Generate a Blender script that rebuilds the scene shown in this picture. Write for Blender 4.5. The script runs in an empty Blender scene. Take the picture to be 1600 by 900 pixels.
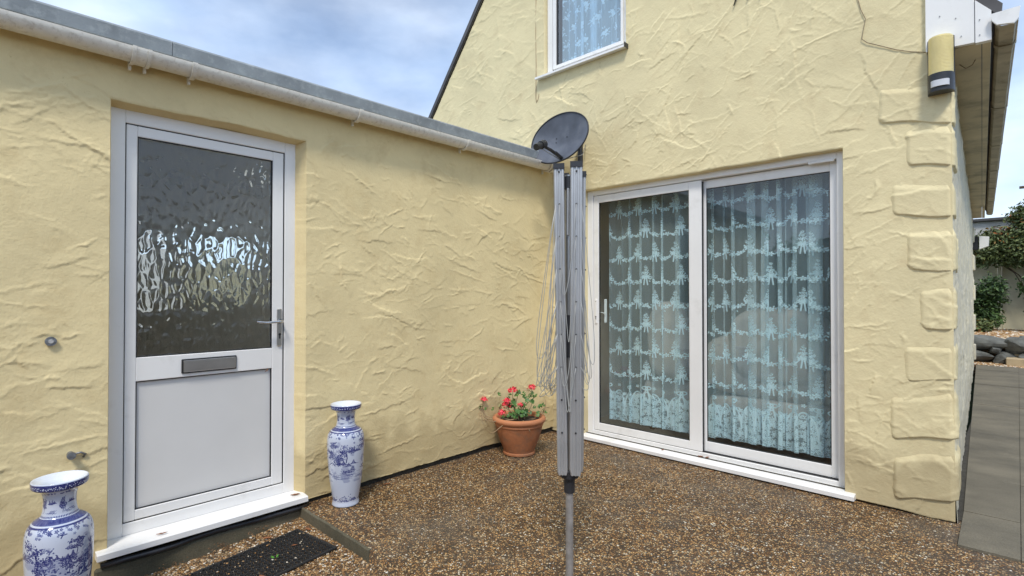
import bpy, math, random
import numpy as np
from mathutils import Vector, Matrix
R = math.radians
rng = np.random.default_rng(7); random.seed(7)
SC = bpy.context.scene
COL = SC.collection

# ------------------------------------------------------------------ camera, sky, sun, exposure
cam_d = bpy.data.cameras.new('camera'); cam = bpy.data.objects.new('camera', cam_d); COL.objects.link(cam)
cam.location = (0, 0, 1.25); cam.rotation_euler = (R(90.65), 0, R(43.7))
cam_d.sensor_width = 36; cam_d.lens = 18.61; cam_d.clip_start = .05; cam_d.clip_end = 2000
SC.camera = cam
SUN_EL, SUN_AZ = R(54), R(142)          # azimuth clockwise from +Y
w = bpy.data.worlds.new('World'); SC.world = w; w.use_nodes = True
wn = w.node_tree; wn.nodes.clear()
def WN(t, **k):
    n = wn.nodes.new(t)
    for a, b in k.items(): setattr(n, a, b)
    return n
wo = WN('ShaderNodeOutputWorld'); bg = WN('ShaderNodeBackground')
sky = WN('ShaderNodeTexSky', sky_type='NISHITA', sun_disc=False, sun_elevation=SUN_EL, sun_rotation=SUN_AZ)
sky.air_density = .8; sky.dust_density = .1; sky.ozone_density = 3.0
tc = WN('ShaderNodeTexCoord'); mp = WN('ShaderNodeMapping'); mp.inputs['Scale'].default_value = (1.0, 1.0, 2.2)
mp.inputs['Location'].default_value = (3.1, .4, 1.7)
nz = WN('ShaderNodeTexNoise'); nz.inputs['Scale'].default_value = 1.9; nz.inputs['Detail'].default_value = 7; nz.inputs['Roughness'].default_value = .5
cr = WN('ShaderNodeValToRGB'); cr.color_ramp.elements[0].position = .40; cr.color_ramp.elements[1].position = .64
cr.color_ramp.elements[0].color = (.30, .30, .30, 1); cr.color_ramp.elements[1].color = (.95, .95, .95, 1)
nz2 = WN('ShaderNodeTexNoise'); nz2.inputs['Scale'].default_value = 2.8; nz2.inputs['Detail'].default_value = 6
cc = WN('ShaderNodeValToRGB'); cc.color_ramp.elements[0].color = (5.0, 6.4, 8.6, 1); cc.color_ramp.elements[1].color = (7.6, 8.5, 9.7, 1)
cc.color_ramp.elements[0].position = .38; cc.color_ramp.elements[1].position = .62
mx = WN('ShaderNodeMixRGB')
L = wn.links.new
L(tc.outputs['Generated'], mp.inputs[0]); L(mp.outputs[0], nz.inputs['Vector']); L(mp.outputs[0], nz2.inputs['Vector'])
L(nz.outputs['Fac'], cr.inputs[0]); L(nz2.outputs['Fac'], cc.inputs[0])
L(cr.outputs[0], mx.inputs[0]); L(sky.outputs[0], mx.inputs[1]); L(cc.outputs[0], mx.inputs[2])
L(mx.outputs[0], bg.inputs[0]); bg.inputs[1].default_value = .095; L(bg.outputs[0], wo.inputs[0])
sd = bpy.data.lights.new('sun', 'SUN'); sun = bpy.data.objects.new('sun', sd); COL.objects.link(sun)
sd.energy = 1.65; sd.angle = R(11); sd.color = (1, .955, .88)
sdir = Vector((math.sin(SUN_AZ)*math.cos(SUN_EL), math.cos(SUN_AZ)*math.cos(SUN_EL), math.sin(SUN_EL)))
sun.rotation_euler = sdir.to_track_quat('Z', 'Y').to_euler()
SC.view_settings.view_transform = 'Standard'; SC.view_settings.look = 'None'
SC.cycles.transparent_max_bounces = 32; SC.cycles.max_bounces = 14
SC.view_settings.exposure = .74; SC.view_settings.gamma = 1; SC.view_settings.use_curve_mapping = False

# ------------------------------------------------------------------ helpers
def wloc(o):
    v = Vector((0, 0, 0))
    while o is not None: v += o.location; o = o.parent
    return v
def thing(name, label, cat, loc=(0, 0, 0), group=None):
    o = bpy.data.objects.new(name, None); o.empty_display_size = .1; COL.objects.link(o); o.location = loc
    o['label'] = label; o['category'] = cat
    if group: o['group'] = group
    return o
def tag(o, label, cat, group=None):
    o['label'] = label; o['category'] = cat
    if group: o['group'] = group
    return o
def mesh_np(name, V, F, mat, parent=None, smooth=False, uv=None, tone=None, kind=None):
    """V (n,3) world coordinates, F (m,k) array or list of faces; linked as one object."""
    V = np.asarray(V, dtype=np.float64)
    o0 = np.array(wloc(parent)) if parent is not None else np.zeros(3)
    me = bpy.data.meshes.new(name)
    if isinstance(F, np.ndarray):
        m, k = F.shape
        me.vertices.add(len(V)); me.vertices.foreach_set('co', (V-o0).astype(np.float32).ravel())
        me.loops.add(m*k); me.loops.foreach_set('vertex_index', F.astype(np.int32).ravel())
        me.polygons.add(m); me.polygons.foreach_set('loop_start', (np.arange(m)*k).astype(np.int32))
        me.update(calc_edges=True); me.validate()
    else:
        me.from_pydata([tuple(v) for v in (V-o0)], [], F); me.update()
    if uv is not None:
        l = me.uv_layers.new(name='UVMap'); vi = np.empty(len(me.loops), dtype=np.int32); me.loops.foreach_get('vertex_index', vi)
        l.data.foreach_set('uv', np.asarray(uv, dtype=np.float32)[vi].ravel())
    if tone is not None:
        a = me.attributes.new('tone', 'FLOAT', 'POINT'); a.data.foreach_set('value', np.asarray(tone, dtype=np.float32))
    me.polygons.foreach_set('use_smooth', [bool(smooth)]*len(me.polygons))
    if mat is not None: me.materials.append(mat)
    o = bpy.data.objects.new(name, me); COL.objects.link(o)
    if parent is not None: o.parent = parent
    if kind: o['kind'] = kind
    return o
class MB:
    def __init__(s): s.v = []; s.f = []
    def add(s, vs, fs):
        n = len(s.v); s.v += [tuple(p) for p in vs]; s.f += [tuple(i+n for i in q) for q in fs]; return s
    def box(s, x0, x1, y0, y1, z0, z1, b=.002):
        if x0 > x1: x0, x1 = x1, x0
        if y0 > y1: y0, y1 = y1, y0
        if z0 > z1: z0, z1 = z1, z0
        b = min(b, (x1-x0)*.45, (y1-y0)*.45, (z1-z0)*.45)
        if b <= 0:
            vs = [(x, y, z) for x in (x0, x1) for y in (y0, y1) for z in (z0, z1)]
            return s.add(vs, [(0,1,3,2),(4,6,7,5),(0,4,5,1),(2,3,7,6),(0,2,6,4),(1,5,7,3)])
        bm = bx_bm(x0, x1, y0, y1, z0, z1, b)
        return s.add(*bm)
    def tube(s, pts, r, n=8, cap=True, r2=None):
        pts = [Vector(p) for p in pts]; m = len(pts); rings = []
        up = None
        for i, p in enumerate(pts):
            t = (pts[min(i+1, m-1)]-pts[max(i-1, 0)]).normalized()
            if up is None:
                up = t.orthogonal().normalized()
            else:
                up = (up - t*up.dot(t)); up = up.normalized() if up.length > 1e-6 else t.orthogonal().normalized()
            bt = t.cross(up)
            rr = r if r2 is None else r+(r2-r)*i/(m-1)
            rings.append([p+(up*math.cos(a)+bt*math.sin(a))*rr for a in [2*math.pi*k/n for k in range(n)]])
        vs = [v for q in rings for v in q]
        fs = [(i*n+k, i*n+(k+1) % n, (i+1)*n+(k+1) % n, (i+1)*n+k) for i in range(m-1) for k in range(n)]
        if cap: fs += [tuple(range(n-1, -1, -1)), tuple((m-1)*n+k for k in range(n))]
        return s.add(vs, fs)
    def lathe(s, prof, c, n=32, cap=False, sx=1, sy=1):
        vs = []; m = len(prof)
        for r, z in prof:
            for k in range(n):
                a = 2*math.pi*k/n; vs.append((c[0]+r*sx*math.cos(a), c[1]+r*sy*math.sin(a), c[2]+z))
        fs = [(i*n+k, i*n+(k+1) % n, (i+1)*n+(k+1) % n, (i+1)*n+k) for i in range(m-1) for k in range(n)]
        if cap: fs += [tuple(range(n-1, -1, -1)), tuple((m-1)*n+k for k in range(n))]
        return s.add(vs, fs)
    def prism(s, poly, axis, a0, a1):
        """poly: 2D points; axis the extrusion axis"""
        def P(q, a):
            return {'x': (a, q[0], q[1]), 'y': (q[0], a, q[1]), 'z': (q[0], q[1], a)}[axis]
        n = len(poly); vs = [P(q, a0) for q in poly]+[P(q, a1) for q in poly]
        fs = [(k, (k+1) % n, n+(k+1) % n, n+k) for k in range(n)]+[tuple(range(n-1, -1, -1)), tuple(n+k for k in range(n))]
        return s.add(vs, fs)
    def xform(s, M, i0=0):
        s.v[i0:] = [tuple(M @ Vector(p)) for p in s.v[i0:]]; return s
    def build(s, name, mat, parent=None, smooth=False, kind=None, fixn=True):
        o = mesh_np(name, s.v, s.f, mat, parent, smooth, kind=kind)
        if fixn and len(s.v) < 60000:
            import bmesh
            bm = bmesh.new(); bm.from_mesh(o.data); bmesh.ops.recalc_face_normals(bm, faces=bm.faces); bm.to_mesh(o.data); bm.free()
        if smooth == 'auto':
            try: o.data.set_sharp_from_angle(angle=R(38))
            except Exception: pass
        return o
def bx_bm(x0, x1, y0, y1, z0, z1, b):
    X = (x0, x1); Y = (y0, y1); Z = (z0, z1); vs = []; idx = {}
    for i in (0, 1):
        for j in (0, 1):
            for k in (0, 1):
                sx, sy, sz = (1-2*i)*b, (1-2*j)*b, (1-2*k)*b
                idx[i, j, k] = len(vs)
                vs += [(X[i], Y[j]+sy, Z[k]+sz), (X[i]+sx, Y[j], Z[k]+sz), (X[i]+sx, Y[j]+sy, Z[k])]
    g = lambda i, j, k, a: idx[i, j, k]+a
    fs = []
    for i in (0, 1): fs.append((g(i,0,0,0), g(i,1,0,0), g(i,1,1,0), g(i,0,1,0)))
    for j in (0, 1): fs.append((g(0,j,0,1), g(1,j,0,1), g(1,j,1,1), g(0,j,1,1)))
    for k in (0, 1): fs.append((g(0,0,k,2), g(1,0,k,2), g(1,1,k,2), g(0,1,k,2)))
    for i in (0, 1):
        for j in (0, 1): fs.append((g(i,j,0,0), g(i,j,0,1), g(i,j,1,1), g(i,j,1,0)))
    for i in (0, 1):
        for k in (0, 1): fs.append((g(i,0,k,0), g(i,0,k,2), g(i,1,k,2), g(i,1,k,0)))
    for j in (0, 1):
        for k in (0, 1): fs.append((g(0,j,k,1), g(0,j,k,2), g(1,j,k,2), g(1,j,k,1)))
    for c in idx.values(): fs.append((c, c+1, c+2))
    return vs, fs
def fbm(nx, ny, cell, octv=4, seed=0, rough=.5):
    r = np.random.default_rng(seed); out = np.zeros((ny, nx)); amp = 1; tot = 0
    for o in range(octv):
        c = max(cell/(2**o), 1.0); gx, gy = int(nx/c)+3, int(ny/c)+3
        g = r.random((gy, gx))*2-1
        x = np.arange(nx)/c; y = np.arange(ny)/c; xi = x.astype(int); yi = y.astype(int)
        fx = x-xi; fy = y-yi; fx = fx*fx*(3-2*fx); fy = (fy*fy*(3-2*fy))[:, None]
        a = g[yi][:, xi]; b = g[yi][:, xi+1]; cc_ = g[yi+1][:, xi]; d = g[yi+1][:, xi+1]
        out += amp*((a*(1-fx)+b*fx)*(1-fy)+(cc_*(1-fx)+d*fx)*fy); tot += amp; amp *= rough
    return out/tot
def sample(Hf, u, v, step):
    """bilinear sample of raster at 1-D coordinate lines"""
    x = np.clip(u/step, 0, Hf.shape[1]-1.001); y = np.clip(v/step, 0, Hf.shape[0]-1.001)
    xi = x.astype(int); yi = y.astype(int); fx = x-xi; fy = (y-yi)[:, None]
    return (Hf[yi][:, xi]*(1-fx)+Hf[yi][:, xi+1]*fx)*(1-fy)+(Hf[yi+1][:, xi]*(1-fx)+Hf[yi+1][:, xi+1]*fx)*fy
def stucco(wd, ht, seed, dens=70, ang=0., spread=.7, amp=1., step=.005):
    """trowelled plaster relief: overlapping curved smears, each with one sharp lip"""
    nx, ny = int(wd/step)+2, int(ht/step)+2; r = np.random.default_rng(seed)
    H = .0045*fbm(nx, ny, .35/step, 3, seed+1); wx = .022*fbm(nx, ny, .06/step, 5, seed+2, .74); wy = .022*fbm(nx, ny, .05/step, 5, seed+3, .74)
    clump = fbm(nx, ny, .45/step, 2, seed+4)
    n = int(dens*wd*ht); jobs = [(r.random()*wd, r.random()*ht, 0) for _ in range(n)]
    for _ in range(int(5.5*wd*ht)):
        c0, c1, sp = r.random()*wd, r.random()*ht, r.uniform(.03, .09)
        jobs += [(c0+r.normal()*sp*1.3, c1+r.normal()*sp*.7, 1) for _ in range(r.integers(8, 24))]
    for cx, cy, tiny in jobs:
        if not (0 <= cx < wd and 0 <= cy < ht): continue
        cl = clump[min(int(cy/step), ny-1), min(int(cx/step), nx-1)]
        if not tiny and cl < 0 and r.random() < .6: continue
        th = ang+r.normal()*spread*(1.5 if tiny else 1)+(math.pi if r.random() < .35 else 0)
        thin = r.random() < .42
        Ln = (.03+.15*r.random()**1.8)*(1.2 if thin else 1.1); W = Ln*(r.uniform(.04, .10) if thin else r.uniform(.2, .6)); W = max(W, .006)
        if tiny: Ln *= .38; W = max(W*.5, .005)
        k = r.normal()*(1.2 if thin else .3); A = (.0012+.0042*r.random()**1.5)*(1.1 if thin else 1)*amp
        if tiny: A *= .62
        rad = max(Ln, W)*1.3+.03+ (abs(k)*W)
        x0, x1 = max(int((cx-rad)/step), 0), min(int((cx+rad)/step), nx); y0, y1 = max(int((cy-rad)/step), 0), min(int((cy+rad)/step), ny)
        if x1-x0 < 3 or y1-y0 < 3: continue
        X = (np.arange(x0, x1)*step-cx)[None, :]+wx[y0:y1, x0:x1]; Y = (np.arange(y0, y1)*step-cy)[:, None]+wy[y0:y1, x0:x1]
        u = (X*math.cos(th)+Y*math.sin(th))/Ln; v = (-X*math.sin(th)+Y*math.cos(th))/W + k*u*u
        e = .0012/W
        rise = np.clip((v+1)/2, 0, 1)**(1.4 if thin else 2.2); edge = 1/(1+np.exp(np.clip(-(1-v)/e*1.6, -40, 40)))
        m = np.clip(1-u*u, 0, 1)**.8
        old = H[y0:y1, x0:x1]
        lay = A*rise*edge*m
        H[y0:y1, x0:x1] = old*(1-.12*(rise*edge*m > .02)*np.clip(m, 0, 1)*edge)+lay
    H += .0007*fbm(nx, ny, .022/step, 3, seed+9, .6)
    return H
def lines(*segs):
    """segs: (a, b, step) joined into a sorted coordinate line"""
    out = [segs[0][0]]
    for a, b, s in segs:
        n = max(1, int(round((b-a)/s))); out += list(np.linspace(a, b, n+1)[1:])
    return np.array(out)
def grid_faces(nu, nv, keep=None, flip=False):
    j, i = np.meshgrid(np.arange(nv-1), np.arange(nu-1), indexing='ij')
    a = j*nu+i; F = np.stack([a, a+1, a+nu+1, a+nu], -1)
    if flip: F = F[..., ::-1]
    if keep is not None: F = F[keep]
    return F.reshape(-1, 4)
def compact(V, F):
    used = np.zeros(len(V), bool); used[F.ravel()] = True; mp_ = np.cumsum(used)-1
    return V[used], mp_[F]

# ------------------------------------------------------------------ materials
def newmat(name):
    m = bpy.data.materials.new(name); m.use_nodes = True; nt = m.node_tree
    return m, nt, nt.nodes['Principled BSDF'], nt.nodes['Material Output']
def nd(nt, t, inputs=None, **k):
    n = nt.nodes.new(t)
    for a, b in k.items(): setattr(n, a, b)
    for a, b in (inputs or {}).items(): n.inputs[a].default_value = b
    return n
def ramp(nt, src, stops, interp='LINEAR'):
    n = nt.nodes.new('ShaderNodeValToRGB'); e = n.color_ramp.elements; n.color_ramp.interpolation = interp
    e[0].position, e[0].color = stops[0][0], (*stops[0][1], 1); e[1].position, e[1].color = stops[-1][0], (*stops[-1][1], 1)
    for p, c in stops[1:-1]:
        q = e.new(p); q.color = (*c, 1)
    nt.links.new(src, n.inputs[0]); return n.outputs[0]
def simple(name, c, rough=.5, metal=0., var=.12, scale=9., bump=.05, bscale=120., spec=.5, dirt=None):
    m, nt, b, out = newmat(name); lk = nt.links.new
    t = nd(nt, 'ShaderNodeTexCoord'); n = nd(nt, 'ShaderNodeTexNoise', {'Scale': scale, 'Detail': 6.}); lk(t.outputs['Object'], n.inputs['Vector'])
    lo = tuple(x*(1-var) for x in c); hi = tuple(min(x*(1+var), 1) for x in c)
    col = ramp(nt, n.outputs['Fac'], [(.3, lo), (.7, hi)])
    if dirt:
        n3 = nd(nt, 'ShaderNodeTexNoise', {'Scale': dirt[1], 'Detail': 8., 'Roughness': .65}); lk(t.outputs['Object'], n3.inputs['Vector'])
        mk = ramp(nt, n3.outputs['Fac'], [(dirt[2], (0, 0, 0)), (dirt[2]+.18, (dirt[3],)*3)])
        mx_ = nd(nt, 'ShaderNodeMixRGB'); mx_.inputs[2].default_value = (*dirt[0], 1); lk(mk, mx_.inputs[0]); lk(col, mx_.inputs[1]); col = mx_.outputs[0]
    lk(col, b.inputs['Base Color']); b.inputs['Roughness'].default_value = rough; b.inputs['Metallic'].default_value = metal
    b.inputs['Specular IOR Level'].default_value = spec
    if bump:
        n2 = nd(nt, 'ShaderNodeTexNoise', {'Scale': bscale, 'Detail': 4.}); lk(t.outputs['Object'], n2.inputs['Vector'])
        bp = nd(nt, 'ShaderNodeBump', {'Strength': bump, 'Distance': .01}); lk(n2.outputs['Fac'], bp.inputs['Height']); lk(bp.outputs[0], b.inputs['Normal'])
    return m
def plaster(name, base, stain, grey=None):
    m, nt, b, out = newmat(name); lk = nt.links.new
    t = nd(nt, 'ShaderNodeTexCoord')
    n = nd(nt, 'ShaderNodeTexNoise', {'Scale': 1.7, 'Detail': 8., 'Roughness': .6}); lk(t.outputs['Object'], n.inputs['Vector'])
    col = ramp(nt, n.outputs['Fac'], [(.3, tuple(x*.88 for x in base)), (.52, base), (.75, tuple(min(1, x*1.07) for x in base))])
    n2 = nd(nt, 'ShaderNodeTexNoise', {'Scale': 5.5, 'Detail': 9., 'Roughness': .7}); lk(t.outputs['Object'], n2.inputs['Vector'])
    mk = ramp(nt, n2.outputs['Fac'], [(.52, (0, 0, 0)), (.72, (.45, .45, .45))])
    mx_ = nd(nt, 'ShaderNodeMixRGB'); mx_.inputs[2].default_value = (*stain, 1); lk(mk, mx_.inputs[0]); lk(col, mx_.inputs[1]); col = mx_.outputs[0]
    # fine dark specks (pinholes, dirt in the lips)
    n3 = nd(nt, 'ShaderNodeTexNoise', {'Scale': 42., 'Detail': 5., 'Roughness': .7}); lk(t.outputs['Object'], n3.inputs['Vector'])
    mk3 = ramp(nt, n3.outputs['Fac'], [(.66, (0, 0, 0)), (.74, (.4, .4, .4))])
    mx3 = nd(nt, 'ShaderNodeMixRGB'); mx3.inputs[2].default_value = (*(x*.55 for x in stain), 1); lk(mk3, mx3.inputs[0]); lk(col, mx3.inputs[1]); col = mx3.outputs[0]
    # darker towards the ground, by height, with ragged edges
    sep = nd(nt, 'ShaderNodeSeparateXYZ'); g = nd(nt, 'ShaderNodeNewGeometry'); lk(g.outputs['Position'], sep.inputs[0])
    n4 = nd(nt, 'ShaderNodeTexNoise', {'Scale': 7., 'Detail': 6.}); lk(g.outputs['Position'], n4.inputs['Vector'])
    ad = nd(nt, 'ShaderNodeMath', operation='MULTIPLY_ADD'); lk(n4.outputs['Fac'], ad.inputs[0]); ad.inputs[1].default_value = -.5; lk(sep.outputs['Z'], ad.inputs[2])
    mk4 = ramp(nt, ad.outputs[0], [(0., (.5, .5, .5)), (.16, (0, 0, 0))])
    mx4 = nd(nt, 'ShaderNodeMixRGB'); mx4.inputs[2].default_value = (*(x*.6 for x in stain), 1); lk(mk4, mx4.inputs[0]); lk(col, mx4.inputs[1]); col = mx4.outputs[0]
    if grey:
        mpn = nd(nt, 'ShaderNodeMapping'); mpn.inputs['Scale'].default_value = (9, 9, 1.2); lk(t.outputs['Object'], mpn.inputs[0])
        n5 = nd(nt, 'ShaderNodeTexNoise', {'Scale': 3., 'Detail': 8., 'Roughness': .7}); lk(mpn.outputs[0], n5.inputs['Vector'])
        mk5 = ramp(nt, n5.outputs['Fac'], [(.42, (0, 0, 0)), (.62, (.75, .75, .75))])
        mx5 = nd(nt, 'ShaderNodeMixRGB'); mx5.inputs[2].default_value = (*grey, 1); lk(mk5, mx5.inputs[0]); lk(col, mx5.inputs[1]); col = mx5.outputs[0]
    lk(col, b.inputs['Base Color']); b.inputs['Roughness'].default_value = .75; b.inputs['Specular IOR Level'].default_value = .3
    nb = nd(nt, 'ShaderNodeTexNoise', {'Scale': 90., 'Detail': 5., 'Roughness': .6}); lk(t.outputs['Object'], nb.inputs['Vector'])
    nb2 = nd(nt, 'ShaderNodeTexNoise', {'Scale': 16., 'Detail': 6., 'Roughness': .55, 'Distortion': 1.6}); lk(t.outputs['Object'], nb2.inputs['Vector'])
    bp = nd(nt, 'ShaderNodeBump', {'Strength': .42, 'Distance': .004}); lk(nb.outputs['Fac'], bp.inputs['Height'])
    bp2 = nd(nt, 'ShaderNodeBump', {'Strength': .25, 'Distance': .005}); lk(nb2.outputs['Fac'], bp2.inputs['Height']); lk(bp.outputs[0], bp2.inputs['Normal'])
    lk(bp2.outputs[0], b.inputs['Normal'])
    return m
M = {}
M['plaster'] = plaster('cream_plaster', (.77, .665, .40), (.58, .45, .25))
M['plaster_side'] = plaster('weathered_plaster', (.74, .67, .48), (.50, .45, .33), grey=(.55, .53, .46))
M['plaster_ext'] = plaster('cream_plaster_warm', (.81, .67, .375), (.60, .45, .22))
M['upvc'] = simple('white_upvc', (.84, .83, .81), .28, var=.03, scale=3, bump=.02, dirt=((.50, .48, .44), 6., .56, .32))
M['upvc_old'] = simple('old_white_upvc', (.74, .71, .66), .4, var=.06, scale=4, bump=.06, dirt=((.42, .38, .30), 14., .52, .5))
M['gutter'] = simple('speckled_gutter_plastic', (.80, .77, .70), .45, var=.06, scale=18, bump=.12, bscale=200, dirt=((.42, .36, .28), 45., .52, .5))
M['gutter_brown'] = simple('dirty_gutter_underside', (.46, .41, .31), .6, var=.2, scale=5, bump=.1, dirt=((.16, .13, .08), 9., .5, .6))
M['soffit'] = simple('stained_soffit_board', (.62, .54, .38), .7, var=.15, scale=2.2, bump=.08, dirt=((.26, .23, .16), 3., .48, .7))
M['lead'] = simple('grey_roof_trim', (.245, .27, .285), .5, var=.22, scale=6, bump=.1, dirt=((.42, .45, .46), 22., .5, .5))
M['slate'] = simple('dark_roof_slate', (.07, .065, .065), .55, var=.3, scale=5)
M['dark'] = simple('dark_seal_gap_shade', (.02, .02, .022), .5, bump=0)
M['shade'] = simple('dark_mortar_gap_shade', (.045, .04, .03), .9, var=.4, scale=30, bump=.3)  # near-black: shade in the wall-foot gaps, also mortar and joints
M['black'] = simple('black_plastic', (.025, .026, .03), .38, var=.3, scale=12, bump=.03)
M['chrome'] = simple('brushed_chrome', (.62, .62, .62), .22, 1., var=.1, bump=.03)
M['steel'] = simple('satin_steel', (.50, .49, .47), .38, 1., var=.1, bump=.05, bscale=300)
M['alu'] = simple('dull_aluminium', (.47, .475, .48), .42, .6, var=.12, scale=7, bump=.04, bscale=200, dirt=((.30, .31, .32), 20., .58, .35))
M['pole'] = simple('galvanised_pole', (.42, .41, .40), .5, .6, var=.2, scale=30, bump=.1, dirt=((.22, .19, .15), 18., .5, .6))
M['line'] = simple('grey_washing_line', (.42, .42, .40), .5, var=.1, bump=0)
M['dish'] = simple('dark_grey_dish', (.10, .11, .135), .5, .1, var=.35, scale=5, bump=.05, dirt=((.16, .17, .19), 9., .5, .5))
M['terracotta'] = simple('weathered_terracotta', (.36, .135, .055), .78, var=.22, scale=7, bump=.25, bscale=60, dirt=((.17, .11, .07), 12., .5, .6))
M['rim'] = simple('terracotta_rim', (.50, .20, .09), .75, var=.15, scale=7, bump=.2, bscale=60, dirt=((.28, .17, .10), 14., .55, .5))
M['soil'] = simple('potting_soil', (.03, .022, .015), .95, var=.4, scale=60, bump=.6)
M['leaf'] = simple('geranium_leaf', (.06, .15, .03), .5, var=.4, scale=25, bump=.1)
M['petal'] = simple('coral_petal', (.85, .055, .08), .5, var=.25, scale=50, bump=0)
M['stem'] = simple('pale_woody_stem', (.30, .20, .11), .7, var=.3, scale=30, bump=.1)
M['rust'] = simple('rusty_wire', (.22, .10, .05), .8, var=.4, scale=40, bump=.1)
M['cable'] = simple('brown_cable', (.22, .16, .10), .6, var=.3, scale=20, bump=0)
M['lens'] = simple('aged_yellow_diffuser', (.88, .75, .36), .35, var=.08, scale=6, bump=.1, bscale=150)
M['lens_sensor'] = simple('sensor_lens', (.62, .63, .66), .35, var=.05, bump=.05)
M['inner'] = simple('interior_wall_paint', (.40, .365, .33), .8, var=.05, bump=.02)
M['hall'] = simple('porch_wall_paint', (.78, .71, .62), .8, var=.05, bump=.02)
M['carpet'] = simple('interior_carpet', (.20, .17, .14), .95, var=.2, scale=40)
M['sofa'] = simple('beige_upholstery', (.48, .41, .37), .9, var=.06, bump=.1)
M['frontpanel'] = simple('grey_white_door_panel', (.70, .69, .67), .32, var=.04, scale=2.5, bump=.02, dirt=((.45, .42, .38), 8., .66, .35))
M['deadleaf'] = simple('dead_leaf', (.26, .10, .04), .8, var=.4, scale=90, bump=.2)
M['fence'] = simple('cream_fence_paint', (.58, .54, .38), .8, var=.12, scale=4, bump=.15)
M['rock'] = simple('dark_slate_rock', (.13, .135, .125), .8, var=.5, scale=7, bump=.9, bscale=22, dirt=((.18, .18, .15), 9., .5, .6))
M['stepstone'] = simple('buff_step_stone', (.46, .36, .22), .85, var=.15, scale=8, bump=.3)
M['bark'] = simple('bark', (.10, .07, .045), .9, var=.3, scale=20, bump=.6)
M['render2'] = simple('pale_grey_render', (.50, .49, .47), .85, var=.1, scale=5, bump=.3)
M['iron'] = simple('black_wrought_iron', (.012, .012, .014), .45, var=.2, bump=.05)
M['rubber'] = simple('black_rubber_mat', (.018, .018, .018), .55, var=.3, scale=60, bump=.2)
M['tin'] = simple('old_grey_metal', (.25, .26, .27), .45, .7, var=.3, scale=60, bump=.2)
def leafmat(name, a, b_, orange=None):
    m, nt, b, out = newmat(name); lk = nt.links.new
    at = nd(nt, 'ShaderNodeAttribute'); at.attribute_name = 'tone'
    st = [(0., a), (.85, b_)]
    if orange: st += [(.93, orange)]
    lk(ramp(nt, at.outputs['Fac'], st), b.inputs['Base Color']); b.inputs['Roughness'].default_value = .55
    return m
M['foliage'] = leafmat('shrub_leaves', (.018, .045, .012), (.09, .16, .04))
M['creeper'] = leafmat('creeper_leaves', (.03, .055, .015), (.14, .17, .05), (.42, .13, .03))
M['grass'] = simple('lawn', (.05, .085, .025), .9, var=.4, scale=3, bump=.3)
# stones: colour per pebble
def pebblemat(name, stops):
    m, nt, b, out = newmat(name); at = nd(nt, 'ShaderNodeAttribute'); at.attribute_name = 'tone'
    nt.links.new(ramp(nt, at.outputs['Fac'], stops), b.inputs['Base Color']); b.inputs['Roughness'].default_value = .55
    return m
STONES = [(0., (.075, .05, .03)), (.3, (.22, .11, .04)), (.55, (.38, .20, .07)), (.75, (.50, .34, .17)), (.9, (.62, .52, .38)), (1., (.8, .76, .68))]
M['pebble'] = pebblemat('mixed_pebble', STONES)
def aggregate(name):
    """exposed-aggregate paving: stones of 5 to 9 mm in a brown-grey binder, bare grey patches between"""
    m, nt, b, out = newmat(name); lk = nt.links.new
    g = nd(nt, 'ShaderNodeNewGeometry'); P = g.outputs['Position']
    v = nd(nt, 'ShaderNodeTexVoronoi', {'Scale': 92., 'Randomness': 1.}); lk(P, v.inputs['Vector'])
    ve = nd(nt, 'ShaderNodeTexVoronoi', {'Scale': 92., 'Randomness': 1.}, feature='DISTANCE_TO_EDGE'); lk(P, ve.inputs['Vector'])
    sc = nd(nt, 'ShaderNodeSeparateColor'); lk(v.outputs['Color'], sc.inputs[0])
    stone = ramp(nt, sc.outputs[0], [(0., (.06, .04, .022)), (.3, (.17, .085, .036)), (.55, (.43, .23, .085)), (.78, (.60, .37, .155)), (.93, (.60, .46, .27)), (1., (.80, .74, .62))])
    sg = ramp(nt, sc.outputs[0], [(0., (.08, .062, .045)), (.5, (.17, .13, .095)), (.82, (.30, .225, .14)), (.95, (.40, .28, .14)), (1., (.6, .55, .46))])
    n = nd(nt, 'ShaderNodeTexNoise', {'Scale': 1.9, 'Detail': 7., 'Roughness': .62}); lk(P, n.inputs['Vector'])
    pm = ramp(nt, n.outputs['Fac'], [(.50, (0, 0, 0)), (.66, (.9, .9, .9))])
    # smaller scale wear: which cells still carry a stone
    mxa = nd(nt, 'ShaderNodeMixRGB'); lk(pm, mxa.inputs[0]); lk(stone, mxa.inputs[1]); lk(sg, mxa.inputs[2])
    bind = ramp(nt, n.outputs['Fac'], [(.4, (.055, .038, .022)), (.6, (.095, .078, .060))])
    ed = ramp(nt, ve.outputs['Distance'], [(.06, (0, 0, 0)), (.17, (1, 1, 1))])
    mxb = nd(nt, 'ShaderNodeMixRGB'); lk(ed, mxb.inputs[0]); lk(bind, mxb.inputs[1]); lk(mxa.outputs[0], mxb.inputs[2])
    n5 = nd(nt, 'ShaderNodeTexNoise', {'Scale': 5., 'Detail': 6.}); lk(P, n5.inputs['Vector'])
    tint = ramp(nt, n5.outputs['Fac'], [(.3, (.72, .70, .68)), (.7, (1.15, 1.12, 1.05))])
    mxc = nd(nt, 'ShaderNodeMixRGB', blend_type='MULTIPLY'); mxc.inputs[0].default_value = 1; lk(mxb.outputs[0], mxc.inputs[1]); lk(tint, mxc.inputs[2])
    lk(mxc.outputs[0], b.inputs['Base Color']); b.inputs['Roughness'].default_value = .62; b.inputs['Specular IOR Level'].default_value = .4
    bp = nd(nt, 'ShaderNodeBump', {'Strength': .8, 'Distance': .004}); lk(ed, bp.inputs['Height']); lk(bp.outputs[0], b.inputs['Normal'])
    return m
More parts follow.
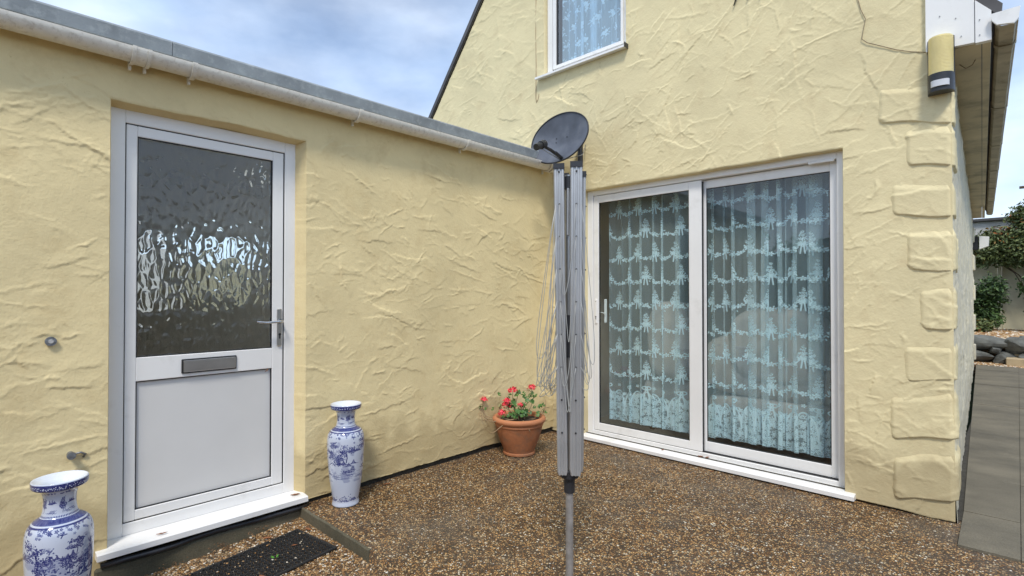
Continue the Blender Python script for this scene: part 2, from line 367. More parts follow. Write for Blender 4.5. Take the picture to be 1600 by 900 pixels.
M['aggregate'] = aggregate('exposed_aggregate')
def concrete(name, c, dark):
    m, nt, b, out = newmat(name); lk = nt.links.new
    g = nd(nt, 'ShaderNodeNewGeometry'); P = g.outputs['Position']
    mpn = nd(nt, 'ShaderNodeMapping'); mpn.inputs['Scale'].default_value = (.9, 1.3, 1); lk(P, mpn.inputs[0])
    n = nd(nt, 'ShaderNodeTexNoise', {'Scale': 2.4, 'Detail': 8., 'Roughness': .62}); lk(mpn.outputs[0], n.inputs['Vector'])
    n2 = nd(nt, 'ShaderNodeTexNoise', {'Scale': 160., 'Detail': 3.}); lk(P, n2.inputs['Vector'])
    a = ramp(nt, n.outputs['Fac'], [(.32, dark), (.68, c)]); b2 = ramp(nt, n2.outputs['Fac'], [(.3, (.75,)*3), (.7, (1.15,)*3)])
    mx_ = nd(nt, 'ShaderNodeMixRGB', blend_type='MULTIPLY'); mx_.inputs[0].default_value = 1; lk(a, mx_.inputs[1]); lk(b2, mx_.inputs[2])
    lk(mx_.outputs[0], b.inputs['Base Color']); b.inputs['Roughness'].default_value = .8
    bp = nd(nt, 'ShaderNodeBump', {'Strength': .4, 'Distance': .003}); lk(n2.outputs['Fac'], bp.inputs['Height']); lk(bp.outputs[0], b.inputs['Normal'])
    return m
M['concrete'] = concrete('path_concrete', (.20, .175, .125), (.11, .097, .070))
M['mossy'] = concrete('mossy_concrete', (.15, .13, .085), (.045, .045, .028))
# glass
def thinglass(name, tint, ior=1.5, extra=0.0):
    m, nt, b, out = newmat(name); lk = nt.links.new; nt.nodes.remove(b)
    tr = nd(nt, 'ShaderNodeBsdfTransparent'); tr.inputs[0].default_value = (*tint, 1)
    gl = nd(nt, 'ShaderNodeBsdfGlossy'); gl.inputs['Roughness'].default_value = .0; gl.inputs[0].default_value = (1, 1, 1, 1)
    fr = nd(nt, 'ShaderNodeFresnel'); fr.inputs['IOR'].default_value = ior
    ma = nd(nt, 'ShaderNodeMath', operation='MULTIPLY_ADD'); lk(fr.outputs[0], ma.inputs[0]); ma.inputs[1].default_value = 1.6; ma.inputs[2].default_value = extra
    ge = nd(nt, 'ShaderNodeNewGeometry'); iv = nd(nt, 'ShaderNodeMath', operation='SUBTRACT'); iv.inputs[0].default_value = 1.; lk(ge.outputs['Backfacing'], iv.inputs[1])
    mu = nd(nt, 'ShaderNodeMath', operation='MULTIPLY', use_clamp=True); lk(ma.outputs[0], mu.inputs[0]); lk(iv.outputs[0], mu.inputs[1])   # the far face of a pane must not act as a mirror
    mx_ = nd(nt, 'ShaderNodeMixShader'); lk(mu.outputs[0], mx_.inputs[0]); lk(tr.outputs[0], mx_.inputs[1]); lk(gl.outputs[0], mx_.inputs[2]); lk(mx_.outputs[0], out.inputs[0])
    return m
M['glass_upper'] = thinglass('upper_window_glass', (.955, .992, 1.), 1.5, .07)
M['glass'] = thinglass('window_glass', (.955, .992, .992))
m, nt, b, out = newmat('rippled_obscure_glass')
b.inputs['Base Color'].default_value = (.86, .90, .89, 1); b.inputs['Roughness'].default_value = .0; b.inputs['IOR'].default_value = 1.5; b.inputs['Transmission Weight'].default_value = 1
M['ripple'] = m

# ------------------------------------------------------------------ painted prints computed here (lace and porcelain)
def blob(A, x, y, rx, ry, val=1., th=0., wrap=True):
    h, w_ = A.shape; rr = int(max(rx, ry))+2
    ys = np.arange(int(y)-rr, int(y)+rr+1); xs = np.arange(int(x)-rr, int(x)+rr+1)
    ys = ys[(ys >= 0) & (ys < h)]
    if len(ys) == 0: return
    X = xs[None, :]-x; Y = ys[:, None]-y; c, s = math.cos(th), math.sin(th)
    d = ((X*c+Y*s)/rx)**2+((-X*s+Y*c)/ry)**2; m_ = np.clip((1-d)*max(min(rx, ry), 1)*.6, 0, 1)
    xi = xs % w_ if wrap else np.clip(xs, 0, w_-1)
    A[ys[:, None], xi[None, :]] = np.maximum(A[ys[:, None], xi[None, :]], m_*val) if val > 0 else A[ys[:, None], xi[None, :]]*(1-m_)
def stroke(A, pts, r, val=1.):
    for (x0, y0), (x1, y1) in zip(pts[:-1], pts[1:]):
        n = max(1, int(math.hypot(x1-x0, y1-y0)/max(r*.7, .7)))
        for i in range(n+1): blob(A, x0+(x1-x0)*i/n, y0+(y1-y0)*i/n, r, r, val)
def flower(A, x, y, r, val=1., n=5, a0=0.):
    for k in range(n):
        a = a0+2*math.pi*k/n; blob(A, x+math.cos(a)*r*.62, y+math.sin(a)*r*.62, r*.42, r*.30, val, a)
    blob(A, x, y, r*.22, r*.22, val)
def make_image(name, rgba):
    h, w_, _ = rgba.shape; im = bpy.data.images.new(name, w_, h, alpha=True)
    im.pixels.foreach_set(rgba.astype(np.float32).ravel()); im.update(); im.pack(); return im
def lace_swags():
    """one repeat: 0.40 m wide, 2.00 m tall; swagged garlands in rows and a deep scrolled border"""
    W_, H_ = 512, 2560; s = W_/.40; A = np.zeros((H_, W_)); r = np.random.default_rng(3)
    row = 0; z = .40
    while z < 1.98:
        off = .5 if row % 2 else 0.
        for k in (0, 1):
            xc = (k*.5+off*.5)*W_
            for i in range(9):                        # the swag: florets with small leaves between
                t = (i+.5)/9; x = xc+t*W_*.5; y = z*s+(4*(t-.5)**2)*.046*s+r.normal()*2
                if i % 2 == 0: flower(A, x, y, .0175*s, 1., 5, r.random()*6)
                else:
                    for q in range(5): blob(A, x+r.normal()*10, y+r.normal()*13, 10, 5.5, 1., r.random()*3)
            y0 = z*s+.045*s                           # the bouquet and tassels where swags meet
            for dx, dy, rr in ((-.014, .0, .015), (.014, .0, .015), (0, .012, .015), (-.008, .032, .012), (.008, .034, .012), (0, .055, .010), (0, .074, .007), (0, .088, .005)):
                flower(A, xc+dx*s, y0+dy*s, rr*s, 1., 5, r.random()*6)
            for q in range(16):
                tt = r.random(); sd_ = 1 if r.random() < .5 else -1
                blob(A, xc+sd_*((1-tt)*.026+.004)*s, y0+tt*.085*s, 8, 4, .95, sd_*.9)
            for q in (-1, 1): stroke(A, [(xc+q*5, y0), (xc+q*14, y0-.068*s)], 5.5, .98)
        z += .197; row += 1
    # border
    for k in (0, 1, 2, 3):
        xc = k*W_/4
        stroke(A, [(xc+math.cos(a)*W_/8, .10*s+abs(math.sin(a))*.17*s) for a in np.linspace(0, math.pi, 24)], 6., .9)
    for k in (0, 1):
        xc = k*W_/2
        for sg in (-1, 1):
            stroke(A, [(xc+sg*(14+22*math.sin(t)), .30*s+16*math.cos(t)+6) for t in np.linspace(0, 6.28, 22)], 6., .95)
            stroke(A, [(xc+sg*4, .295*s), (xc+sg*20, .24*s), (xc+sg*26, .20*s)], 7., .95)
        xd = xc+W_/4
        stroke(A, [(xd+math.cos(t)*14*t/6, .25*s+math.sin(t)*14*t/6) for t in np.linspace(0, 12, 40)], 2.8, .85); flower(A, xd, .315*s, 17, .95)
    for i in range(700):
        x, y = r.random()*W_, (.012+r.random()**1.15*.235)*s
        if i % 4 == 0: flower(A, x, y, r.uniform(11, 22), .8, 5, r.random()*6)
        else: stroke(A, [(x+math.cos(t+i)*9*(1+t*.2), y+math.sin(t+i)*9*(1+t*.2)) for t in np.linspace(0, 2.4, 7)], 3., .75)
    for k in range(16):
        xc = (k+.5)*W_/16; stroke(A, [(xc+math.cos(a)*W_/32, .010*s-abs(math.sin(a))*9) for a in np.linspace(0, math.pi, 10)], 2.4, .9)
    # net ground, denser in the border
    yy = np.arange(H_)[:, None]/s
    base = np.where(yy < .25, .34, .24)*np.ones((1, W_))
    base[yy[:, 0] < .004] = 0
    A = np.clip(base+A*.74, 0, 1)
    return make_image('lace_print', np.dstack([np.ones_like(A)]*3+[A]))
def lace_roses():
    W_, H_ = 512, 1024; s = W_/.5; A = np.zeros((H_, W_)); r = np.random.default_rng(5)
    for j in range(7):
        for k in (0, 1, 2):
            x = (k/3+(.16 if j % 2 else 0))*W_+r.normal()*8; y = (j+.5)*H_/7+r.normal()*8
            for q in range(9): blob(A, x+r.normal()*14, y+r.normal()*13, 15, 12, r.uniform(.6, .95), r.random()*3)
            for q in range(9):
                a = r.random()*6.28; d = r.uniform(34, 62); blob(A, x+math.cos(a)*d, y+math.sin(a)*d, 13, 5.5, .75, a)
            stroke(A, [(x, y-20), (x+14, y-60), (x+6, y-95)], 2.4, .7)
    return make_image('rose_lace_print', np.dstack([np.ones_like(A)]*3+[np.clip(.5+A*.49, 0, 1)]))
def porcelain(seed, H=1536, W=1536):
    r = np.random.default_rng(seed); B = np.zeros((H, W))          # blue amount; row 0 = foot
    Y = lambda f: f*H
    def band(f0, f1, v): B[int(f0*H):int(f1*H)] = np.maximum(B[int(f0*H):int(f1*H)], v)
    def tree(x, y, sz, flat=False):
        stroke(B, [(x, y-sz*1.0), (x+sz*.1, y-sz*.4), (x-sz*.05, y+sz*.3)], sz*.06, .95)
        for b_ in range(13):
            a = r.random()*6.28; d = r.random()**.6*sz*.85; bx_, by_ = x+math.cos(a)*d, y+sz*.35+math.sin(a)*d*.8
            tone = r.uniform(.65, 1.)
            for q in range(26):
                blob(B, bx_+r.normal()*sz*.19, by_+r.normal()*sz*.11, r.uniform(5, 10), r.uniform(4, 8), tone*r.uniform(.7, 1.), r.random()*3)
            for q in range(7): blob(B, bx_+r.normal()*sz*.2, by_+r.normal()*sz*.12, 3.5, 3.0, -1)
    def hill(x, y, sz):
        for k in range(4):
            px, py = x+k*sz*.33, y+r.normal()*sz*.08; hh = sz*r.uniform(.25, .5)
            for t in np.linspace(-1, 1, 22): stroke(B, [(px+t*sz*.4, py), (px+t*sz*.12+r.normal()*3, py+hh*(1-abs(t))**1.2)], 3.2, r.uniform(.4, .95))
    def pagoda(x, y, sz):
        for k in range(3):
            w2 = sz*(1-.25*k)*.5; yy = y+k*sz*.42
            stroke(B, [(x-w2*1.4, yy+sz*.20), (x-w2, yy+sz*.27), (x, yy+sz*.36), (x+w2, yy+sz*.27), (x+w2*1.4, yy+sz*.20)], 4.5, .95)
            for q in (-1, -.35, .35, 1): stroke(B, [(x+q*w2*.8, yy), (x+q*w2*.8, yy+sz*.24)], 3., .85)
            stroke(B, [(x-w2, yy), (x+w2, yy)], 3.5, .9)
    def water(x, y, n, sp):
        for k in range(n):
            xx, yy = x+r.uniform(-1, 1)*sp, y+r.uniform(-1, 1)*sp*.22
            stroke(B, [(xx+t*42, yy+4*math.sin(t*7+k)) for t in np.linspace(-1, 1, 9)], 2.6, r.uniform(.4, .85))
    def bush(x, y, sz):
        for q in range(60): blob(B, x+r.normal()*sz*.5, y+abs(r.normal())*sz*.33, r.uniform(6, 13), r.uniform(5, 9), r.uniform(.5, .95), r.random()*3)
        for q in range(30): blob(B, x+r.normal()*sz*.5, y+abs(r.normal())*sz*.33, 3.5, 3, -1)
    for k in range(4):
        x = (k+.1)*W/4
        if k % 2 == 0:
            tree(x, Y(.57), 150); tree(x+60, Y(.48), 100); pagoda(x+118, Y(.40), 78); bush(x+20, Y(.37), 90); tree(x+235, Y(.50), 74)
        else:
            bush(x-60, Y(.42), 120); hill(x-20, Y(.43), 200); tree(x+80, Y(.53), 120); tree(x-20, Y(.47), 80); tree(x-95, Y(.60), 66); pagoda(x+170, Y(.36), 60); bush(x+90, Y(.35), 70)
        water(x, Y(.31), 30, 170); water(x+160, Y(.335), 12, 130); hill(x+150, Y(.55), 110)
        bush(x+60, Y(.055), 120); bush(x+220, Y(.06), 70)
        bx_, by_ = x+190, Y(.685)                                        # a bird in flight
        stroke(B, [(bx_-34, by_+16), (bx_-6, by_), (bx_+8, by_+26)], 4.5, .9); stroke(B, [(bx_-14, by_-22), (bx_-4, by_), (bx_+26, by_+4)], 5., .9)
    # collar under the shoulder line
    band(.728, .737, .95); band(.745, .772, .8)
    for k in range(72): blob(B, (k+.5)*W/72, Y(.780), 8, 10, .9)
    for k in range(110):
        x = r.random()*W; y = Y(.728-abs(r.normal())*.026); flower(B, x, y, r.uniform(10, 19), r.uniform(.6, .95))
    # neck
    for k in range(5):
        x = (k+.3)*W/5; tree(x, Y(.845), 66); water(x+120, Y(.81), 8, 70); hill(x+110, Y(.86), 80)
    for k in range(60): blob(B, r.random()*W, Y(.925)+r.normal()*5, 14, 7, .7)
    band(.943, .990, .93)                                               # rim band with pale blossoms
    for k in range(40):
        x = (k+.5)*W/40
        for q in range(5): blob(B, x+r.normal()*9, Y(.966)+r.normal()*9, 5.5, 4.5, -1)
    B = np.maximum(B, np.clip(fbm(W, H, 90, 5, seed)*1.0-.08, 0, .22)*(np.arange(H)[:, None] > .25*H)*(np.arange(H)[:, None] < .66*H))
    B = np.clip(B, 0, 1)[..., None]
    B = B*(.82+.18*fbm(W, H, 10, 2, seed+1)[..., None])
    c = (1-B)*np.array([.76, .79, .85])+B*np.array([.02, .05, .33])
    return make_image('porcelain_print_%d' % seed, np.dstack([np.clip(c, 0, 1), np.ones((H, W))]))
def vase_material(name, seed):
    m, nt, b, out = newmat(name); t = nd(nt, 'ShaderNodeTexImage'); t.image = porcelain(seed)
    nt.links.new(t.outputs['Color'], b.inputs['Base Color']); b.inputs['Roughness'].default_value = .12; b.inputs['Coat Weight'].default_value = .5
    b.inputs['Coat Roughness'].default_value = .05
    return m
def lace_material(name, im, tint=(.66, .80, .84)):
    m, nt, b, out = newmat(name); lk = nt.links.new; nt.nodes.remove(b)
    t = nd(nt, 'ShaderNodeTexImage'); t.image = im; t.extension = 'REPEAT'
    df = nd(nt, 'ShaderNodeBsdfDiffuse'); df.inputs[0].default_value = (*tint, 1)
    tl = nd(nt, 'ShaderNodeBsdfTranslucent'); tl.inputs[0].default_value = (*tint, 1)
    m1 = nd(nt, 'ShaderNodeMixShader'); m1.inputs[0].default_value = .15; lk(df.outputs[0], m1.inputs[1]); lk(tl.outputs[0], m1.inputs[2])
    tr = nd(nt, 'ShaderNodeBsdfTransparent'); m2 = nd(nt, 'ShaderNodeMixShader')
    lk(t.outputs['Alpha'], m2.inputs[0]); lk(tr.outputs[0], m2.inputs[1]); lk(m1.outputs[0], m2.inputs[2]); lk(m2.outputs[0], out.inputs[0])
    return m

# ------------------------------------------------------------------ THE GROUND
def low_ground(x, y): return -(.055+.05*np.clip((1.4-y)/.6, 0, 1))*np.clip((-2.05-x)/.2, 0, 1)*np.clip((y+2)/1.5, 0, 1)
def patio():
    xs = lines((-3.3, -2.0, .05), (-2.0, 8., .5)); ys = lines((-8, 0, .5), (0, 1.396, .05), (1.396, 1.402, .006), (1.402, 3.9, .1))
    X, Yg = np.meshgrid(xs, ys); Z = np.zeros_like(X)
    Z = np.where(Yg < 1.399, low_ground(X, Yg), 0)
    Z += .004*fbm(len(xs), len(ys), 6, 3, 11)
    V = np.stack([X, Yg, Z], -1).reshape(-1, 3)
    # keep off the path
    keep = ~((X[:-1, :-1] > 1e9))
    o = mesh_np('patio', V, grid_faces(len(xs), len(ys), keep), M['aggregate'], smooth=True); o['kind'] = 'structure'
patio()
g = MB(); g.box(-400, 400, -400, 400, -.8, -.2, 0); o = g.build('ground', M['grass']); o['kind'] = 'structure'
# concrete path beside the house: slabs with recessed joints
path_poly_y0 = 3.30
g = MB(); g.box(-.34, 3.2, 3.82, 12.6, -.1, .006, 0); o = g.build('path', M['shade']); o['kind'] = 'structure'
DIRX_ = -.0366
pj = [3.34, 3.98, 4.75, 5.5, 6.3, 7.1, 7.95, 8.8, 9.7, 10.6, 11.55, 12.4]
for i in range(len(pj)-1):
    for (x0, x1) in ((-.30, .0), (.003, 1.2)):
        y0, y1 = pj[i]+.002, pj[i+1]-.002
        s = MB(); dz = random.uniform(-.003, .003)
        if i == 0: y0 = 3.43
        xa = xb_ = x0
        if x0 < -.2: xa = -.225+DIRX_*max(0, y0-3.76); xb_ = -.225+DIRX_*max(0, y1-3.76)
        s.prism([(xa, y0), (x1, y0), (x1, y1), (xb_, y1)], 'z', -.05, .012+dz)
        p = s.build('paving_slab', M['concrete'], o)

def pebbles(name, n, area, size, zf, mat, parent=None, seed=0, tone=(0, 1), mask=None):
    r = np.random.default_rng(seed)
    x = r.uniform(area[0], area[1], n); y = r.uniform(area[2], area[3], n)
    if mask is not None: k = mask(x, y); x, y = x[k], y[k]; n = len(x)
    z = zf(x, y)
    base = np.array([(1,0,0),(0,1,0),(-1,0,0),(0,-1,0),(0,0,.8),(.55,.55,.55),(-.55,.5,.6),(-.5,-.6,.5),(.6,-.5,.5)])
    fc = np.array([(0,1,5),(1,2,6),(2,3,7),(3,0,8),(5,1,6),(6,2,7),(7,3,8),(8,0,5),(4,5,6),(4,6,7),(4,7,8),(4,8,5)])
    s = r.uniform(size[0], size[1], (n, 1)); a = r.uniform(0, 6.28, n)
    P = base[None]*(np.concatenate([s*r.uniform(.7, 1.3, (n, 1)), s*r.uniform(.6, 1., (n, 1)), s*r.uniform(.45, .9, (n, 1))], 1)[:, None, :])
    P = P*(1+.18*r.normal(size=P.shape))
    c, sn = np.cos(a)[:, None], np.sin(a)[:, None]
    Px = P[..., 0]*c-P[..., 1]*sn; Py = P[..., 0]*sn+P[..., 1]*c
    V = np.stack([Px+x[:, None], Py+y[:, None], P[..., 2]+z[:, None]], -1).reshape(-1, 3)
    F = (fc[None]+(np.arange(n)*9)[:, None, None]).reshape(-1, 3)
    t = np.repeat(r.uniform(tone[0], tone[1], n), 9)
    return mesh_np(name, V, F, mat, parent, tone=t, kind='stuff')
zlow = lambda x, y: np.where(y < 1.397, low_ground(x, y), 0)
_pm = fbm(400, 400, 40, 4, 21)
pmask = lambda x, y: (_pm[np.clip(((y+1)/6*400).astype(int), 0, 399), np.clip(((x+3.2)/4*400).astype(int), 0, 399)] + rng.random(len(x))*.7-.25 > 0) & (y < 3.72) & ~((y > 3.42) & (x > -.25))
pebbles('loose_gravel', 26000, (-3.05, .6, -.2, 3.74), (.0022, .0048), zlow, M['pebble'], seed=31, mask=pmask)
pebbles('pea_gravel', 15000, (-3.08, -1.9, -.3, 1.39), (.003, .0072), zlow, M['pebble'], seed=32, tone=(.12, 1),
        mask=lambda x, y: rng.random(len(x)) < np.clip((-2.05-x)/.4, .12, 1))

# ------------------------------------------------------------------ THE HOUSE (gable wall at y = 3.76, side wall from x = -0.255)
HX, HY = -.255, 3.76
house = thing('house', 'cream rendered house with a gable, raised corner blocks, net-curtained sliding doors and white eaves', 'house', (-2.7, 3.76, 0))
EXT_X = -3.07
ztop = lambda x: np.minimum(3.244+(x+4.893)*1.214, 2.739-(x+.089)*1.214)-.03
def gable_wall():
    oX0, oX1, oZ0, oZ1 = -2.729, -.772, .012, 2.152
    wX0, wX1, wZ0, wZ1 = -3.176, -2.300, 3.262, 4.36
    st = .0052
    xs = lines((-5.6, EXT_X-.02, .0105), (EXT_X-.02, oX0, st), (oX0, wX1, st), (wX1, oX1, st), (oX1, HX, st))
    # merge window x lines: snap nearest lines
    for v in (wX0,): xs[np.argmin(abs(xs-v))] = v
    zs = lines((.0, oZ0, .012), (oZ0, oZ1, st), (oZ1, wZ0, st), (wZ0, wZ1, .0075), (wZ1, 6.0, .02))
    Hf = stucco(5.4, 6.05, 101, dens=160, ang=.4, spread=.75, amp=1.25)
    Hh = sample(Hf, xs+5.6, zs, .005)
    X, Z = np.meshgrid(xs, zs)
    fade = np.clip((HX-X)/.02, 0, 1)*np.clip((Z+.0)/.01, .3, 1)
    # blank swelling round the openings
    Hh = Hh*fade+.003
    zt = ztop(X); Zc = np.minimum(Z, zt)
    Zc[0] += .012+.012*fbm(len(xs), 1, 40, 4, 5)[0]
    # lintel line of the doors dips and rises a little, like hand-trowelled work
    V = np.stack([X, HY-Hh, Zc], -1)
    lip = (abs(Z-oZ1) < .001) & (X > oX0-.001) & (X < oX1+.001); V[lip, 2] += (.007*fbm(len(xs), 1, 60, 5, 8)[0])[np.where(lip)[1]]-.002*0
    V[lip, 1] += .004
    Xc = .5*(X[:-1, :-1]+X[1:, 1:]); Zm = .5*(Z[:-1, :-1]+Z[1:, 1:])
    keep = ~((Xc > oX0) & (Xc < oX1) & (Zm > oZ0-.02) & (Zm < oZ1)) & ~((Xc > wX0) & (Xc < wX1) & (Zm > wZ0) & (Zm < wZ1))
    keep &= Z[:-1, :-1] < zt[:-1, :-1]
    keep &= ~((Xc < EXT_X-.1) & (Zm < 2.2))
    Vc, Fc = compact(V.reshape(-1, 3), grid_faces(len(xs), len(zs), keep))
    mesh_np('gable_wall', Vc, Fc, M['plaster'], house, smooth=True)
    # reveals follow the displaced edge of the openings
    def strip(pts, inward, depth, nm='reveal'):
        pts = np.array(pts); n = len(pts); rows = [pts]
        for k, (f, d) in enumerate(((.5, .004), (1., .012), (1., depth*.5), (1., depth))):
            q = pts.copy(); q[:, 1] = pts[:, 1]+d; q += np.array(inward)*(.004*f); rows.append(q)
        V_ = np.concatenate(rows); F_ = grid_faces(n, len(rows)); return V_, F_
    def col(xv, z0, z1):
        i = np.argmin(abs(xs-xv)); s = (zs >= z0-.001) & (zs <= z1+.001); return V[s, i]
    def rowp(zv, x0, x1):
        j = np.argmin(abs(zs-zv)); s = (xs >= x0-.001) & (xs <= x1+.001); return V[j, s]
    S = [strip(col(oX0, oZ0, oZ1), (1, 0, 0), .10), strip(col(oX1, oZ0, oZ1), (-1, 0, 0), .10), strip(rowp(oZ1, oX0, oX1), (0, 0, -1), .10),
         strip(col(wX0, wZ0, wZ1), (1, 0, 0), .07), strip(col(wX1, wZ0, wZ1), (-1, 0, 0), .07), strip(rowp(wZ1, wX0, wX1), (0, 0, -1), .07)]
    for v_, f_ in S: mesh_np('reveal', v_, f_, M['plaster'], house, smooth=True)
gable_wall()
DIRX = -.0366
def side_wall():
    L_ = 8.65; us = lines((0, L_, .013)); zs = lines((0, 2.62, .011))
    Hf = stucco(L_+.1, 2.7, 202, dens=110, ang=1.45, spread=.35, amp=2.2); Hh = sample(Hf, us, zs, .005)
    nz_ = .006*fbm(len(us), len(zs), 9, 4, 77); Hh = (Hh+nz_)*np.clip(us/.03, 0, 1)[None]
    U, Z = np.meshgrid(us, zs)
    Z[0] += .01*fbm(len(us), 1, 30, 3, 6)[0]
    V = np.stack([HX+DIRX*U+Hh-.002+.05*np.clip(1-U/.45,0,1)*np.clip((.25-Z)/.25,0,1)*.2, HY+U, Z], -1).reshape(-1, 3)
    mesh_np('side_wall', V, grid_faces(len(us), len(zs)), M['plaster_side'], house, smooth=True)
side_wall()
def quoin(z0, z1, wf, ws, D, seed, z0r=None, y_at=None):
    """raised corner block: relief on the gable face wrapping on to the side wall"""
    st = .007; us = lines((0, wf+ws, st)); vs = lines((0, 1, st/(z1-z0)))
    hh = stucco(wf+ws+.05, z1-z0+.05, seed, dens=260, ang=.2, spread=.9, amp=1.3); hn = sample(hh, us, vs*(z1-z0), .005)
    U, Vv = np.meshgrid(us, vs); zb = vs*(z1-z0)
    ed = np.clip(U/.030+.3*hn*100, 0, 1)*np.clip((wf+ws-U)/.02, 0, 1)*(np.clip(Vv*(z1-z0)/.005, 0, 1)**.5)*np.clip((1-Vv)*(z1-z0)/.050, 0, 1)**1.0
    # knock the corners off
    cd = np.minimum(U, .07)/.07; ce = np.minimum(np.minimum(Vv, 1-Vv)*(z1-z0), .06)/.06
    ed *= np.clip((cd+ce-.25)/.5, 0, 1)
    off = (D+hn*.9)*ed-.004*(1-ed)
    t = np.clip((U-(wf-.016))/.032, 0, 1); ny = -np.cos(t*math.pi/2); nx = np.sin(t*math.pi/2)
    bx_ = np.where(U < wf, HX-wf+U, HX+DIRX*(U-wf)); by_ = np.where(U < wf, HY, HY+U-wf)
    drop = (z0r if z0r is not None else 0.)
    Zz = z0+Vv*(z1-z0)+drop*np.clip(U/wf, 0, 1)*(1) + .006*np.sin(U*21+seed)*(1-Vv) + .006*np.sin(U*17+seed*2)*Vv
    V = np.stack([bx_+nx*off-nx*.012*np.sin(t*math.pi), by_+ny*off-ny*.012*np.sin(t*math.pi), Zz], -1).reshape(-1, 3)
    mesh_np('quoin', V, grid_faces(len(us), len(vs)), M['plaster'], house, smooth=True)
Q = [(2.262, 2.488, .345, .16, -.075), (1.984, 2.215, .215, .30, -.03), (1.702, 1.905, .285, .18, -.03), (1.382, 1.628, .215, .30, -.008),
     (1.050, 1.300, .160, .20, .004), (.752, .968, .235, .30, .018), (.408, .672, .300, .18, .05), (.060, .325, .290, .30, .062)]
for i, (z0, z1, wf, ws, dr) in enumerate(Q): quoin(z0, z1, wf, ws, .011 if i < 7 else .015, 300+i, dr)
# far-corner blocks on the side wall
for i, z0 in enumerate((.10, .62, 1.14, 1.66, 2.15)):
    ln = .34 if i % 2 else .2; q = MB(); y1 = HY+8.67; xw = HX+DIRX*8.6
    q.box(xw-.2, xw+.03, y1-ln, y1+.01, z0, z0+.27, .012); q.build('quoin', M['plaster_side'], house)
# back and hidden faces, interior floor
g = MB(); xb = HX+DIRX*8.65
g.box(-5.4, xb-.01, 12.37, 12.41, 0, 2.6, 0); g.box(-5.4, -5.36, 3.86, 12.36, 2.0, 2.6, 0)
g.build('rear_wall', M['plaster_side'], house)
# sitting room behind the sliding doors
g = MB(); g.box(-3.0, -.42, 6.9, 7.0, .05, 2.4, 0); g.box(-3.04, -2.94, 3.93, 6.9, .05, 2.4, 0); g.box(-.52, -.42, 3.93, 6.9, .05, 2.4, 0); g.box(-3.0, -.42, 3.93, 7.0, 2.4, 2.46, 0)
g.build('interior_wall', M['inner'], house)
g = MB(); g.box(-3.0, -.42, 3.88, 7.0, .02, .05, 0); g.build('interior_floor', M['carpet'], house)
g = MB(); g.box(-3.6, -2.0, 4.6, 4.7, 3.0, 4.6, 0); g.build('bedroom_wall', M['inner'], house)
# roof: two pitched slabs, thin dark verge
def roof():
    for sgn in (-1, 1):
        g = MB()
        if sgn < 0: pts = [(-5.75, 3.244+(-5.75+4.893)*1.214), (-2.7, 5.906), (-2.7, 5.985), (-5.80, 3.244+(-5.80+4.893)*1.214+.06)]
        else: pts = [(-2.7, 5.906), (-.055, 2.739-(-.055+.089)*1.214), (-.045, 2.76), (-2.7, 5.985)]
        g.prism(pts, 'y', 3.735, 12.5); g.v = [(x+(DIRX*(y-HY)-.01 if (y > 5 and x > -1) else 0), y, z) for x, y, z in g.v]; g.build('roof', M['slate'], house)
        g = MB()
        if sgn < 0: pts = [(-5.70, 3.244+(-5.70+4.893)*1.214-.025), (-2.7, 5.881), (-2.7, 5.904), (-5.74, 3.244+(-5.74+4.893)*1.214-.002)]
        else: pts = [(-2.7, 5.881), (-.42, 2.739+(.42-.089)*1.214-.025), (-.42, 2.739+(.42-.089)*1.214-.002), (-2.7, 5.904)]
        g.prism(pts, 'y', 3.742, 3.80); g.build('verge_mortar', M['shade'], house)
roof()
